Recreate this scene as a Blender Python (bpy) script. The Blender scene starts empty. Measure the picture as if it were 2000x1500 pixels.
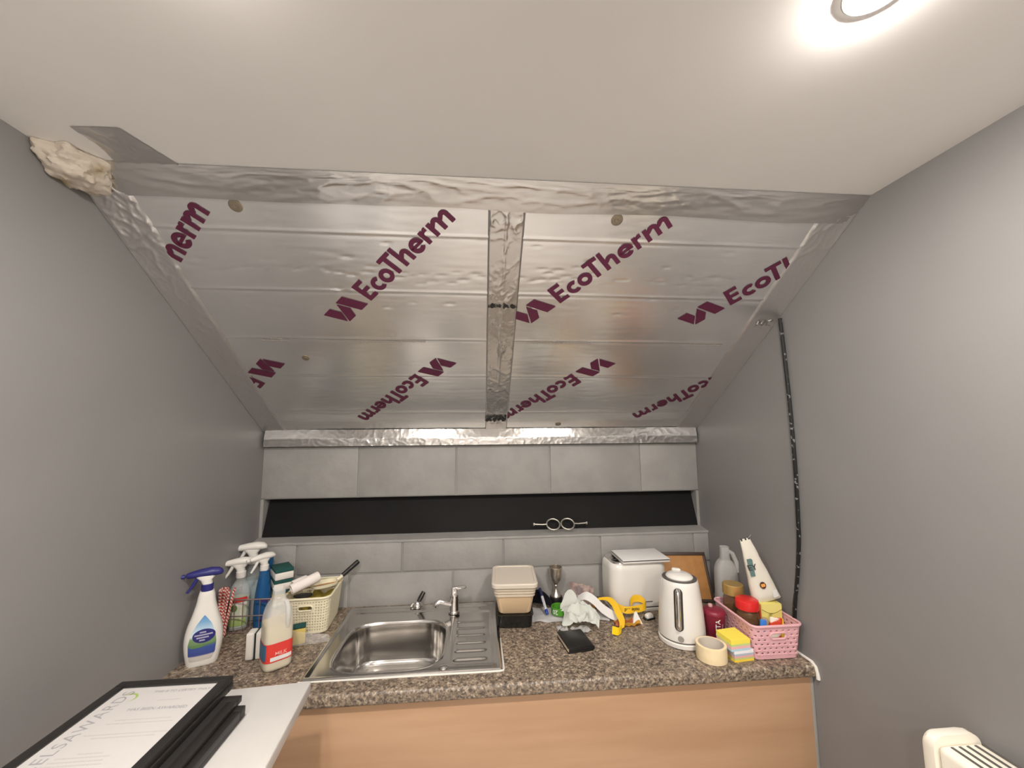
import bpy, bmesh, math, random
from mathutils import Vector, Matrix, noise
random.seed(7)
PI = math.pi
SC = bpy.context.scene
COL = SC.collection
H = 0.90                                   # worktop height
W = 2.0718                                 # width of the alcove
YU = 0.0655                                # face of the upper block course (lower courses: y = 0)
YC, ZC = -0.9047, H + 1.4076               # where the sloping ceiling meets the flat one
ZB = H + 0.7551                            # foot of the slope
D = -0.5875                                # front edge of the worktop
# ------------------------------------------------------------------ camera
F_PX, YAW, PITCH, ROLL = 780.39, 0.0857, 0.1083, -0.0071
CAM = Vector((0.9788, -1.8805, H + 0.7697))
fw = Vector((math.sin(YAW)*math.cos(PITCH), math.cos(YAW)*math.cos(PITCH), math.sin(PITCH)))
r0 = Vector((math.cos(YAW), -math.sin(YAW), 0)); u0 = r0.cross(fw)
rt = r0*math.cos(ROLL) + u0*math.sin(ROLL); up = u0*math.cos(ROLL) - r0*math.sin(ROLL)
cam = bpy.data.cameras.new('camera'); cam.sensor_width = 36; cam.lens = F_PX/2000*36; cam.clip_start = 0.02
co = bpy.data.objects.new('camera', cam); COL.objects.link(co)
co.matrix_world = Matrix(((rt.x, up.x, -fw.x, CAM.x), (rt.y, up.y, -fw.y, CAM.y), (rt.z, up.z, -fw.z, CAM.z), (0, 0, 0, 1)))
SC.camera = co
# ------------------------------------------------------------------ world, exposure
wd = bpy.data.worlds.new('world'); SC.world = wd; wd.use_nodes = True
wd.node_tree.nodes['Background'].inputs[0].default_value = (0.05, 0.048, 0.045, 1)
wd.node_tree.nodes['Background'].inputs[1].default_value = 0.3
SC.view_settings.view_transform = 'Standard'; SC.view_settings.look = 'None'
SC.view_settings.gamma = 1; SC.view_settings.use_curve_mapping = False
SC.view_settings.exposure = 0.60
LAMP_COLOR = (1.0, 0.935, 0.865)
LAMP_STRENGTH = 950.0
LAMPS = [(1.560, -1.412), (0.60, -1.46), (1.50, -2.75), (0.57, -2.75), (1.50, -3.85), (0.57, -3.85)]  # pairs behind the camera are unseen, added to light the rest of the room

# ------------------------------------------------------------------ where a pixel of the photograph stands on a known surface
def ray(px, py): return fw + rt*((px-1000)/F_PX) + up*((750-py)/F_PX)
def onz(px, py, z): v = ray(px, py); return CAM + v*((z-CAM.z)/v.z)
def ony(px, py, y): v = ray(px, py); return CAM + v*((y-CAM.y)/v.y)
def onx(px, py, x): v = ray(px, py); return CAM + v*((x-CAM.x)/v.x)

# ------------------------------------------------------------------ materials
def lin(c): return tuple(((v/255)/12.92 if v/255 <= .04045 else ((v/255+.055)/1.055)**2.4) for v in c)
MATS = {}
def mat(name, rgb, rough=.5, metal=0, var=0, vscale=20, bump=0, bscale=60, alpha=1, trans=0, spec=.5, emit=0, coat=0, rgb2=None, ramp=(.4, .6), detail=3, stretch=None, ior=1.45, subs=0):
    if name in MATS: return MATS[name]
    m = bpy.data.materials.new(name); m.use_nodes = True; nt = m.node_tree; N = nt.nodes; L = nt.links
    b = N['Principled BSDF']; c = lin(rgb)
    b.inputs['Base Color'].default_value = (*c, 1); b.inputs['Roughness'].default_value = rough; b.inputs['Metallic'].default_value = metal
    b.inputs['Alpha'].default_value = alpha; b.inputs['Transmission Weight'].default_value = trans; b.inputs['Specular IOR Level'].default_value = spec
    b.inputs['Coat Weight'].default_value = coat; b.inputs['IOR'].default_value = ior
    if subs: b.inputs['Subsurface Weight'].default_value = subs; b.inputs['Subsurface Radius'].default_value = (.01, .008, .006)
    if emit:
        b.inputs['Emission Color'].default_value = (*c, 1); b.inputs['Emission Strength'].default_value = emit
    if var or bump or rgb2:
        tc = N.new('ShaderNodeTexCoord'); src = tc.outputs['Object']
        if stretch:
            mp = N.new('ShaderNodeMapping'); mp.inputs['Scale'].default_value = stretch; L.new(src, mp.inputs[0]); src = mp.outputs[0]
    if var or rgb2:
        n = N.new('ShaderNodeTexNoise'); n.inputs['Scale'].default_value = vscale; n.inputs['Detail'].default_value = detail; L.new(src, n.inputs['Vector'])
        cr = N.new('ShaderNodeValToRGB'); L.new(n.outputs[0], cr.inputs[0])
        cr.color_ramp.elements[0].position = ramp[0]; cr.color_ramp.elements[1].position = ramp[1]
        c2 = lin(rgb2) if rgb2 else tuple(v*(1-var) for v in c)
        cr.color_ramp.elements[0].color = (*c2, 1); cr.color_ramp.elements[1].color = (*c, 1)
        L.new(cr.outputs[0], b.inputs['Base Color'])
    if bump:
        n2 = N.new('ShaderNodeTexNoise'); n2.inputs['Scale'].default_value = bscale; n2.inputs['Detail'].default_value = 4; L.new(src, n2.inputs['Vector'])
        bp = N.new('ShaderNodeBump'); bp.inputs['Strength'].default_value = bump; bp.inputs['Distance'].default_value = .002
        L.new(n2.outputs[0], bp.inputs['Height']); L.new(bp.outputs[0], b.inputs['Normal'])
    MATS[name] = m; return m

def granite():
    m = bpy.data.materials.new('speckled_laminate'); m.use_nodes = True; nt = m.node_tree; N = nt.nodes; L = nt.links; b = N['Principled BSDF']
    tc = N.new('ShaderNodeTexCoord'); v = N.new('ShaderNodeTexVoronoi'); v.inputs['Scale'].default_value = 210; L.new(tc.outputs['Object'], v.inputs['Vector'])
    n = N.new('ShaderNodeTexNoise'); n.inputs['Scale'].default_value = 85; n.inputs['Detail'].default_value = 4; L.new(tc.outputs['Object'], n.inputs['Vector'])
    s = N.new('ShaderNodeSeparateColor'); L.new(v.outputs['Color'], s.inputs[0])
    mx = N.new('ShaderNodeMath'); mx.operation = 'MULTIPLY_ADD'; mx.inputs[1].default_value = .42; L.new(s.outputs[0], mx.inputs[0])
    ms = N.new('ShaderNodeMath'); ms.operation = 'MULTIPLY_ADD'; ms.inputs[1].default_value = 1.3; ms.inputs[2].default_value = -.36; L.new(n.outputs[0], ms.inputs[0]); L.new(ms.outputs[0], mx.inputs[2])
    cr = N.new('ShaderNodeValToRGB'); L.new(mx.outputs[0], cr.inputs[0]); e = cr.color_ramp.elements
    e[0].position = .15; e[0].color = (*lin((66, 57, 50)), 1); e[1].position = .9; e[1].color = (*lin((186, 174, 156)), 1)
    for p, c in ((.38, (104, 91, 79)), (.55, (130, 115, 100)), (.72, (154, 138, 118))): k = e.new(p); k.color = (*lin(c), 1)
    L.new(cr.outputs[0], b.inputs['Base Color']); b.inputs['Roughness'].default_value = .38
    return m

def gradient(name, stops, rough=.4, axis='Z', span=(0, 1)):
    """bands of printed colour along one axis of the thing"""
    m = bpy.data.materials.new(name); m.use_nodes = True; nt = m.node_tree; N = nt.nodes; L = nt.links; b = N['Principled BSDF']
    tc = N.new('ShaderNodeTexCoord'); s = N.new('ShaderNodeSeparateXYZ'); L.new(tc.outputs['Object'], s.inputs[0])
    mr = N.new('ShaderNodeMapRange'); mr.inputs[1].default_value, mr.inputs[2].default_value = span; L.new(s.outputs[axis], mr.inputs[0])
    cr = N.new('ShaderNodeValToRGB'); L.new(mr.outputs[0], cr.inputs[0]); e = cr.color_ramp.elements
    e[0].position = stops[0][0]; e[0].color = (*lin(stops[0][1]), 1); e[1].position = stops[-1][0]; e[1].color = (*lin(stops[-1][1]), 1)
    for p, c in stops[1:-1]: k = e.new(p); k.color = (*lin(c), 1)
    L.new(cr.outputs[0], b.inputs['Base Color']); b.inputs['Roughness'].default_value = rough
    return m

def stripes(name, a, b_, scale, rot=(0, 0, 0), thr=.5):
    m = bpy.data.materials.new(name); m.use_nodes = True; nt = m.node_tree; N = nt.nodes; L = nt.links; b = N['Principled BSDF']
    tc = N.new('ShaderNodeTexCoord'); mp = N.new('ShaderNodeMapping'); mp.inputs['Rotation'].default_value = rot; L.new(tc.outputs['Object'], mp.inputs[0])
    w = N.new('ShaderNodeTexWave'); w.inputs['Scale'].default_value = scale; L.new(mp.outputs[0], w.inputs[0])
    cr = N.new('ShaderNodeValToRGB'); cr.color_ramp.interpolation = 'CONSTANT'; L.new(w.outputs[1], cr.inputs[0]); e = cr.color_ramp.elements
    e[0].color = (*lin(a), 1); e[1].position = thr; e[1].color = (*lin(b_), 1); L.new(cr.outputs[0], b.inputs['Base Color'])
    return m

M_WALL = mat('grey_wall_paint', (135, 133, 132), .42, var=.05, vscale=2.2, bump=.12, bscale=90)
M_BLOCK = mat('grey_block_paint', (154, 152, 149), .5, var=.10, vscale=9, bump=.7, bscale=32, detail=5)
M_CEIL = mat('ceiling_paint', (246, 243, 240), .7, var=.02, vscale=3, bump=.05, bscale=60)
M_FLOOR = mat('floor_vinyl', (206, 203, 199), .45, var=.08, vscale=4)
M_FOIL = mat('board_foil', (246, 245, 244), .26, .90, var=.05, vscale=6, bump=.05, bscale=200)
M_TAPE = mat('foil_tape', (214, 211, 208), .22, .95, bump=.05, bscale=120)
M_BATTEN = mat('batten_foil', (205, 203, 200), .17, .95)
M_TAPE2 = mat('dull_foil_tape', (216, 213, 211), .30, .84, bump=.08, bscale=120)
M_PURPLE = mat('purple_print', (92, 32, 60), .5)
M_INK = mat('grey_print', (166, 158, 150), .6)
M_STEEL = mat('stainless_steel', (210, 207, 203), .15, 1)
M_CHROME = mat('chrome', (225, 222, 220), .08, 1)
M_TOP = granite()
M_BEECH = mat('beech_laminate', (184, 149, 118), .45, rgb2=(173, 137, 106), vscale=5, stretch=(.35, 3, 3.5), ramp=(.35, .65), detail=5)
M_WHITE = mat('white_plastic', (224, 221, 215), .35)
M_WHITEG = mat('gloss_white', (224, 221, 215), .18, coat=.3)
M_BLACK = mat('black_plastic', (26, 25, 25), .4)
M_BLACKP = mat('black_paint', (24, 23, 23), .65, var=.3, vscale=3, spec=.2)
M_FRAME = mat('black_frame', (38, 36, 35), .42)
M_CREAM = mat('cream_plastic', (228, 220, 192), .5)
M_PINK = mat('pink_plastic', (222, 172, 178), .5)
M_NAVY = mat('navy_plastic', (44, 44, 112), .35)
M_BLUEP = mat('blue_plastic', (34, 96, 150), .3)
M_RED = mat('red_plastic', (206, 38, 36), .35)
M_MAROON = mat('maroon', (118, 30, 48), .4)
M_GOLD = mat('gold_lid', (196, 164, 100), .35, .6)
M_CLEAR = mat('clear_plastic', (225, 230, 230), .12, alpha=.28)
M_MILKY = mat('milky_plastic', (224, 224, 222), .4, alpha=.42)
M_GLASS = mat('jar_glass', (120, 88, 60), .08, alpha=.55)
M_COFFEE = mat('coffee', (60, 38, 24), .8, var=.4, vscale=300)
M_SHEET = mat('sheet_paper', (246, 245, 246), .7)
M_CERT = mat('certificate_paper', (198, 194, 192), .6)
M_PAPER = mat('white_paper', (222, 220, 218), .7)
M_YEL = mat('yellow_cloth', (238, 190, 40), .6)
M_YELP = mat('yellow_paper', (238, 220, 84), .6)
M_SIL = mat('tarnished_silver', (214, 204, 190), .28, .9, var=.25, vscale=60)
M_FOAM = mat('expanding_foam', (200, 189, 174), .85, rgb2=(172, 152, 118), vscale=14, ramp=(.30, .46), bump=.6, bscale=60)
M_SEAL = mat('white_sealant', (226, 222, 214), .4)
M_DARKGAP = mat('dark_recess', (30, 28, 27), .7)
M_GREYP = mat('grey_plastic', (96, 92, 88), .35, .2)
M_SCOUR = mat('green_scourer', (30, 78, 74), .9, bump=.6, bscale=500)
M_SPONGE = mat('white_sponge', (226, 222, 214), .9, bump=.4, bscale=300)
M_YSPONGE = mat('yellow_sponge', (206, 186, 100), .9, bump=.5, bscale=250)
M_WIRE = mat('wire', (170, 150, 146), .35, .8)
M_WOOD = mat('hardboard', (176, 126, 72), .6, var=.12, vscale=30)
M_HEAT = mat('heater_enamel', (240, 234, 220), .3)

# ------------------------------------------------------------------ mesh helpers
def BM(): return bmesh.new()
def obj(name, bm, m, parent=None, smooth=35, loc=None, rot=None):
    bmesh.ops.recalc_face_normals(bm, faces=bm.faces[:])
    me = bpy.data.meshes.new(name); bm.to_mesh(me); bm.free(); me.materials.append(m)
    if smooth:
        me.polygons.foreach_set('use_smooth', [True]*len(me.polygons)); me.set_sharp_from_angle(angle=math.radians(smooth))
    o = bpy.data.objects.new(name, me); COL.objects.link(o); o.parent = parent
    if loc is not None: o.location = loc
    if rot is not None: o.rotation_euler = rot
    return o
def tag(o, label, cat, group=None):
    o['label'] = label; o['category'] = cat
    if group: o['group'] = group
    return o
def thing(name, label, cat, loc=(0, 0, 0), rotz=0, group=None, rot=None):
    o = bpy.data.objects.new(name, None); COL.objects.link(o); o.empty_display_size = .05
    o.location = loc; o.rotation_euler = rot or (0, 0, rotz); return tag(o, label, cat, group)
def struct(o): o['kind'] = 'structure'; return o

def quad_strip(bm, ringA, ringB, closed=True):
    n = len(ringA)
    for i in range(n if closed else n-1): bm.faces.new((ringA[i], ringA[(i+1) % n], ringB[(i+1) % n], ringB[i]))
def loft(bm, rings, cap0=True, cap1=True, closed=True):
    vs = [[bm.verts.new(p) for p in r] for r in rings]
    for a, b in zip(vs, vs[1:]): quad_strip(bm, a, b, closed)
    if cap0: bm.faces.new(vs[0][::-1])
    if cap1: bm.faces.new(vs[-1])
    return vs
def box(bm, x0, x1, y0, y1, z0, z1, bev=0, seg=2, M=None):
    vs = [bm.verts.new((x, y, z)) for z in (z0, z1) for x, y in ((x0, y0), (x1, y0), (x1, y1), (x0, y1))]
    fs = [bm.faces.new([vs[i] for i in f]) for f in ((3, 2, 1, 0), (4, 5, 6, 7), (0, 1, 5, 4), (1, 2, 6, 5), (2, 3, 7, 6), (3, 0, 4, 7))]
    if bev:
        es = list({e for f in fs for e in f.edges}); r = bmesh.ops.bevel(bm, geom=es, offset=bev, segments=seg, affect='EDGES', profile=.5)
        vs = list({v for f in r['faces'] for v in f.verts} | {v for v in vs if v.is_valid})
    if M is not None:
        for v in vs: v.co = M @ v.co
    return vs
def lathe(bm, prof, seg=28, c=(0, 0), M=None, cap=True):
    rings = []
    for r, z in prof: rings.append([Vector((c[0]+max(r, 1e-4)*math.cos(2*PI*i/seg), c[1]+max(r, 1e-4)*math.sin(2*PI*i/seg), z)) for i in range(seg)])
    if M is not None: rings = [[M @ p for p in r] for r in rings]
    return loft(bm, rings, cap, cap)
def rrect(a, b, r, z, k=5, c=(0, 0)):
    pts = []
    for cx, cy, t in ((a-r, b-r, 0), (-a+r, b-r, PI/2), (-a+r, -b+r, PI), (a-r, -b+r, 1.5*PI)):
        for i in range(k+1): pts.append(Vector((c[0]+cx+r*math.cos(t+PI/2*i/k), c[1]+cy+r*math.sin(t+PI/2*i/k), z)))
    return pts
def sell(a, b, n, z, seg=36, c=(0, 0)):
    pts = []
    for i in range(seg):
        t = 2*PI*i/seg; ct, st = math.cos(t), math.sin(t)
        pts.append(Vector((c[0]+a*math.copysign(abs(ct)**(2/n), ct), c[1]+b*math.copysign(abs(st)**(2/n), st), z)))
    return pts
def tube(bm, pts, r, seg=8, closed=False):
    pts = [Vector(p) for p in pts]; n = len(pts); rings = []; prev = None
    for i, p in enumerate(pts):
        a = pts[(i-1) % n] if (closed or i) else p; b = pts[(i+1) % n] if (closed or i < n-1) else p
        t = (b-a).normalized()
        if prev is None: nx = t.cross(Vector((0, 0, 1)) if abs(t.z) < .9 else Vector((1, 0, 0))).normalized()
        else: nx = (prev - t*prev.dot(t)).normalized()
        prev = nx; ny = t.cross(nx); rr = r[i] if isinstance(r, (list, tuple)) else r
        rings.append([p + (nx*math.cos(2*PI*k/seg) + ny*math.sin(2*PI*k/seg))*rr for k in range(seg)])
    if closed:
        vs = [[bm.verts.new(q) for q in rg] for rg in rings]
        for a, b in zip(vs, vs[1:]+vs[:1]): quad_strip(bm, a, b)
    else: loft(bm, rings)
def sheet(bm, nu, nv, fn, keep=None):
    vs = [[bm.verts.new(fn(i/nu, j/nv)) for j in range(nv+1)] for i in range(nu+1)]
    for i in range(nu):
        for j in range(nv):
            if keep is None or keep((i+.5)/nu, (j+.5)/nv): bm.faces.new((vs[i][j], vs[i+1][j], vs[i+1][j+1], vs[i][j+1]))
    if keep:
        bmesh.ops.delete(bm, geom=[v for v in bm.verts if not v.link_faces], context='VERTS')
def thicken(bm, t): bmesh.ops.solidify(bm, geom=bm.faces[:], thickness=t)
def prism(bm, poly, z0, z1, fn=None):
    fn = fn or (lambda x, y, z: Vector((x, y, z)))
    a = [bm.verts.new(fn(x, y, z0)) for x, y in poly]; b = [bm.verts.new(fn(x, y, z1)) for x, y in poly]
    bm.faces.new(a[::-1]); bm.faces.new(b); quad_strip(bm, a, b)
def ribbon(bm, pts, nrm, w, t=.0006):
    """a flat band along pts; nrm(i) is its across direction"""
    rings = []
    for i, p in enumerate(pts):
        a = pts[max(i-1, 0)]; b = pts[min(i+1, len(pts)-1)]; tg = (b-a).normalized(); s = nrm(i).normalized(); k = tg.cross(s).normalized()
        rings.append([p - s*w/2 - k*t, p + s*w/2 - k*t, p + s*w/2 + k*t, p - s*w/2 + k*t])
    loft(bm, rings)
def interp(prof, z):
    for p, q in zip(prof, prof[1:]):
        if p[0] <= z <= q[0]:
            f = (z-p[0])/(q[0]-p[0]) if q[0] > p[0] else 0
            return [p[k]+(q[k]-p[k])*f for k in range(1, len(p))]
    return list(prof[-1][1:]) if z > prof[-1][0] else list(prof[0][1:])
def smooth_prof(prof, n=6):
    out = []
    for i in range(len(prof)-1):
        p0, p1, p2, p3 = prof[max(i-1, 0)], prof[i], prof[i+1], prof[min(i+2, len(prof)-1)]
        for k in range(n):
            t = k/n; row = []
            for a, b, c, d in zip(p0, p1, p2, p3): row.append(.5*(2*b+(c-a)*t+(2*a-5*b+4*c-d)*t*t+(3*b-a-3*c+d)*t**3))
            out.append(tuple(row))
    return out+[tuple(prof[-1])]
def body(bm, prof, n=2.6, seg=36, cap1=True): loft(bm, [sell(p[1], p[2], n, p[0], seg, (p[3] if len(p) > 3 else 0, 0)) for p in prof], True, cap1)
def front_fn(prof, n, off=.0006):
    def f(x, z):
        p = interp(prof, z); a, b = p[0], p[1]; cx = p[2] if len(p) > 2 else 0
        q = min(abs((x-cx)/a), .995); return Vector((x, -b*(1-q**n)**(1/n)-off, z))
    return f
def patch(bm, f, rows, nu=10):
    """a print on a curved front: rows of (z, xleft, xright)"""
    vs = [[bm.verts.new(f(l+(r-l)*i/nu, z)) for i in range(nu+1)] for z, l, r in rows]
    for a, b in zip(vs, vs[1:]): quad_strip(bm, a, b, False)
def oval_rows(cx, cz, a, b, n=12): return [(cz+b*math.sin(t), cx-a*math.cos(t), cx+a*math.cos(t)) for t in [(-.5+i/n)*PI*.98 for i in range(n+1)]]
def glyphs(txt, size, f, align='CENTER', thick=0, spacing=1):
    """lettering mapped through f(x, y) on to a surface"""
    cu = bpy.data.curves.new('t', 'FONT'); cu.body = txt; cu.size = size; cu.align_x = align; cu.resolution_u = 3; cu.offset = thick; cu.space_character = spacing
    o = bpy.data.objects.new('t', cu); COL.objects.link(o); bpy.context.view_layer.update()
    me = bpy.data.meshes.new_from_object(o.evaluated_get(bpy.context.evaluated_depsgraph_get())); bpy.data.objects.remove(o); bpy.data.curves.remove(cu)
    bm = BM(); bm.from_mesh(me); bpy.data.meshes.remove(me)
    for v in bm.verts: v.co = f(v.co.x, v.co.y)
    return bm
def crinkle(x, y, s=1):
    a = noise.noise(Vector((x*22, y*14, 3.1))); b = noise.noise(Vector((x*47+5, y*38, 8.2))); c = noise.noise(Vector((x*95, y*110, 1.7)))
    return s*((1-abs(a))**5 + .6*(1-abs(b))**4 + .25*c - .5)
def wig(p, s, k=1): return noise.noise(Vector(p)*s)*k

# ================================================================== THE SETTING
def slab(name, m, *a, bev=0):
    b = BM(); box(b, *a, bev); return struct(obj(name, b, m))
BACK = -4.6
slab('floor', M_FLOOR, -.15, W+.15, BACK-.1, .3, -.1, 0)
slab('ceiling', M_CEIL, -.15, W+.15, BACK-.1, YC+.004, ZC, ZC+.12)
slab('wall_left', M_WALL, -.15, 0, BACK, .3, 0, ZC+.1)
slab('wall_right', M_WALL, W, W+.15, BACK, .3, 0, ZC+.1)
slab('wall_front', M_CEIL, -.15, W+.15, BACK-.1, BACK, 0, ZC+.1)
# back wall: a mortar plane with every painted block standing proud of it
wb = BM(); box(wb, 0, W, .006, .3, 0, H+.27); wall_low = struct(obj('wall_back_lower', wb, M_BLOCK))
wb = BM(); box(wb, 0, W, YU+.006, .3, H+.452, ZB+.02); wall_up = struct(obj('wall_back_upper', wb, M_BLOCK))
wb = BM(); box(wb, 0, W, YU+.11, .3, H+.27, H+.452); struct(obj('wall_back_slot', wb, M_BLOCK))
def block(x0, x1, y, z0, z1):
    b = BM(); g = .0035; box(b, x0+(g if x0 > 0 else 0), x1-(g if x1 < W else 0), y, y+.012, z0+g, z1-g, .0025, 2)
    for v in b.verts:
        if v.co.y < y+.004: v.co.y += wig((v.co.x, 1, v.co.z), 7, .0012)
    obj('concrete_block', b, M_BLOCK, wall_low if y < .01 else wall_up)
def course(js, y, z0, z1):
    for a, b in zip([0]+js, js+[W]): block(a, b, y, z0, z1)
course([.4268+.45*k for k in range(4)], YU, H+.452, H+.688)
course([.4268+.45*k for k in range(4)], YU, H+.688, ZB+.01)
course([.1956+.45*k for k in range(5)], 0, H+.1377, H+.2764)
course([.42+.45*k for k in range(4)], 0, H-.0873, H+.1377)
# ledge on top of the thicker lower wall: cement skim, its front lip rounded over the blocks
b = BM()
def ledge(u, v):
    x = u*W; w = wig((x, 0, 3), 16, .0022)+wig((x, 0, 9), 50, .0008)
    if v < .3: q = v/.3; return Vector((x, -.0022-.0012*math.sin(PI*q), H+.2655+.011*q+w*(.5+.5*q)))
    q = (v-.3)/.7; return Vector((x, -.0022+q*(YU+.055), H+.2765+.016*q+w*(1-.6*q)))
sheet(b, 160, 14, ledge)
struct(obj('trim_1', b, M_BLOCK))
# black board closing the slot, its top leaning away
b = BM()
for x0, x1, y0, y1 in ((.014, W-.012, YU+.0, YU+.048),):
    vs = [(x0, y0, H+.286), (x1, y0, H+.286), (x1-.006, y1, H+.4535), (x0+.006, y1, H+.4535)]
    loft(b, [[Vector(v) for v in vs], [Vector((v[0], v[1]+.02, v[2])) for v in vs]])
tag(obj('slot_board', b, M_BLACKP), 'long black painted board recessed in the slot between the grey block courses', 'board')
b = BM()
for x in (.0, W-.013): box(b, x, x+.013, YU-.0, YU+.1, H+.284, H+.452)
struct(obj('trim_3', b, M_BLOCK))

# ---- the slope: foil faced insulation boards
TH = math.atan2(ZC-ZB, YU-YC); SUP = Vector((0, -math.cos(TH), math.sin(TH))); SN = Vector((0, -math.sin(TH), -math.cos(TH))); S0 = Vector((0, YU, ZB)); SLEN = math.hypot(ZC-ZB, YU-YC)
def sl(x, v, h=0): return S0 + Vector((x, 0, 0)) + SUP*v + SN*h
RIDGES = (.16, .40, .60, .81, 1.01)
DENTS = [(random.uniform(.05, 2.0), random.choice((random.uniform(.7, 1.0), random.uniform(.84, .92))), random.uniform(.004, .008)) for _ in range(60)]
DENTS += [(x, .88+random.uniform(-.012, .012), .006) for x in [.15+.06*k+random.uniform(-.02, .02) for k in range(28)]]
def foil_h(x, v):
    h = .0006*wig((x, v, 0), 5) + .0003*wig((x*.6, v*3, 4), 22)
    for i, r in enumerate(RIDGES):
        d = (v-r-.002*wig((x, i, 2), 2))/.004
        if abs(d) < 5: h += .0016*math.exp(-d*d) - .0009*math.exp(-(d+2)**2)
    for k, x0 in enumerate((.52, .66, 1.30)):                          # long scuffs down the boards
        d = (x-x0-.17*(.8-v)*(1 if k < 2 else -1))/.006
        if abs(d) < 4 and .15 < v < .85: h += .0005*math.exp(-d*d)
    return h
def board(x0, x1, label):
    b = BM(); nu, nv = int((x1-x0)/.012), 260
    vs = []
    for i in range(nu+1):
        x = x0+(x1-x0)*i/nu; near = [q for q in DENTS if abs(q[0]-x) < .03]
        row = []
        for j in range(nv+1):
            v = SLEN*j/nv; h = foil_h(x, v)
            for dx, dv, dr in near:
                d2 = ((x-dx)**2+((v-dv)*1.6)**2)/(dr*dr)
                if d2 < 6: h -= .0030*math.exp(-d2)
            row.append(b.verts.new(sl(x, v, h)))
        vs.append(row)
    for i in range(nu):
        for j in range(nv): b.faces.new((vs[i][j], vs[i+1][j], vs[i+1][j+1], vs[i][j+1]))
    t = thing('insulation_board', label, 'insulation board', sl(x0, 0, 0))
    def put(name, bm, m, **k):
        for v in bm.verts: v.co -= t.location
        return obj(name, bm, m, t, **k)
    put('foil_face', b, M_FOIL)
    c = BM(); loft(c, [[sl(x0, 0, -.004), sl(x1, 0, -.004), sl(x1, SLEN, -.004), sl(x0, SLEN, -.004)], [sl(x0, 0, -.06), sl(x1, 0, -.06), sl(x1, SLEN, -.06), sl(x0, SLEN, -.06)]])
    put('foam_core', c, M_FOAM)
    return t, put
bA, putA = board(0, 1.054, 'foil faced insulation board lining the slope left of the central taped joint')
bB, putB = board(1.056, W, 'foil faced insulation board lining the slope right of the central taped joint')
# printed lettering: every glyph drawn as strokes, cap height 73 mm at 45 degrees
def arc(cx, cy, r0, r1, a0, a1, n=18, sx=1):
    out = [(cx+sx*r1*math.cos(math.radians(a0+(a1-a0)*i/n)), cy+r1*math.sin(math.radians(a0+(a1-a0)*i/n))) for i in range(n+1)]
    return out+[(cx+sx*r0*math.cos(math.radians(a1-(a1-a0)*i/n)), cy+r0*math.sin(math.radians(a1-(a1-a0)*i/n))) for i in range(n+1)]
def hook(x0, x1, top, s=.0135):                                       # the arch of h, m, n
    cx, ro = (x0+x1)/2, (x1-x0)/2
    return [(x1, 0), (x1, top-ro)]+[(cx+ro*math.cos(t), top-ro+ro*math.sin(t)) for t in [PI*i/10 for i in range(1, 10)]]+[(x0, top-ro-.004), (x0+.004, top-ro-.006)]+[(cx+(ro-s)*math.cos(t), top-ro+(ro-s)*math.sin(t)) for t in [PI*i/8 for i in range(7, 0, -1)]]+[(x1-s, top-ro), (x1-s, 0)]
LOGO = [  # (leftmost x, polygon)
 (-.164, [(-.164, .074), (-.128, .074), (-.112, .040), (-.131, .005)]),
 (-.127, [(-.094, .068), (-.076, .030), (-.091, 0), (-.127, 0)]),
 (-.090, [(-.090, .074), (-.054, .074), (-.019, 0), (-.055, 0)]),
 (0, [(0, 0), (.041, 0), (.041, .0135), (.015, .0135), (.015, .031), (.040, .031), (.040, .044), (.015, .044), (.015, .0595), (.041, .0595), (.041, .073), (0, .073)]),
 (.05, arc(.0735, .0225, .0105, .0242, 52, 308)),
 (.09, arc(.1155, .0225, .0105, .0242, 0, 180)), (.09, arc(.1155, .0225, .0105, .0242, 180, 360)),
 (.133, [(.133, .073), (.182, .073), (.182, .0600), (.1645, .0600), (.1645, 0), (.1500, 0), (.1500, .0600), (.133, .0600)]),
 (.187, [(.187, 0), (.201, 0), (.201, .073), (.187, .073)]), (.2, hook(.1995, .2335, .0465)),
 (.24, arc(.264, .0225, .0105, .0242, 0, 180)), (.24, arc(.264, .0225, .0105, .0242, 180, 322)), (.25, [(.244, .0185), (.2885, .0185), (.2885, .0268), (.244, .0268)]),
 (.294, [(.2935, 0), (.3070, 0), (.3070, .0455), (.2935, .0455)]), (.3, [(.305, .026), (.309, .0325), (.315, .0340), (.3215, .0330), (.3215, .0465), (.314, .0465), (.308, .042), (.305, .036)]),
 (.329, [(.3290, 0), (.3425, 0), (.3425, .0455), (.3290, .0455)]), (.34, hook(.341, .3745, .0465)), (.37, hook(.373, .4060, .0465))]
def logo(put, ox, ov, ang, x0=.03, x1=W-.03):
    b = BM(); c, s = math.cos(ang), math.sin(ang); n = 0
    for _, poly in LOGO:
        pts = [(ox+x*c-y*s, ov+x*s+y*c) for x, y in poly]
        if all(x0 < p[0] < x1 for p in pts): prism(b, pts, .0021, .0024, sl); n += 1
    put('printed_logo', b, M_PURPLE, smooth=0)
A45 = math.radians(45.3)
logo(putA, -.017, .766, A45); logo(putA, .631, .7726, A45); logo(putA, .085, .402, A45+PI, .004); logo(putA, .728, .412, A45+PI)
logo(putB, 1.2566, .777, A45, 1.06); logo(putB, 1.862, .783, A45); logo(putB, 1.362, .416, A45+PI, 1.06); logo(putB, 1.990, .420, A45+PI, .06, 2.066)
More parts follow.
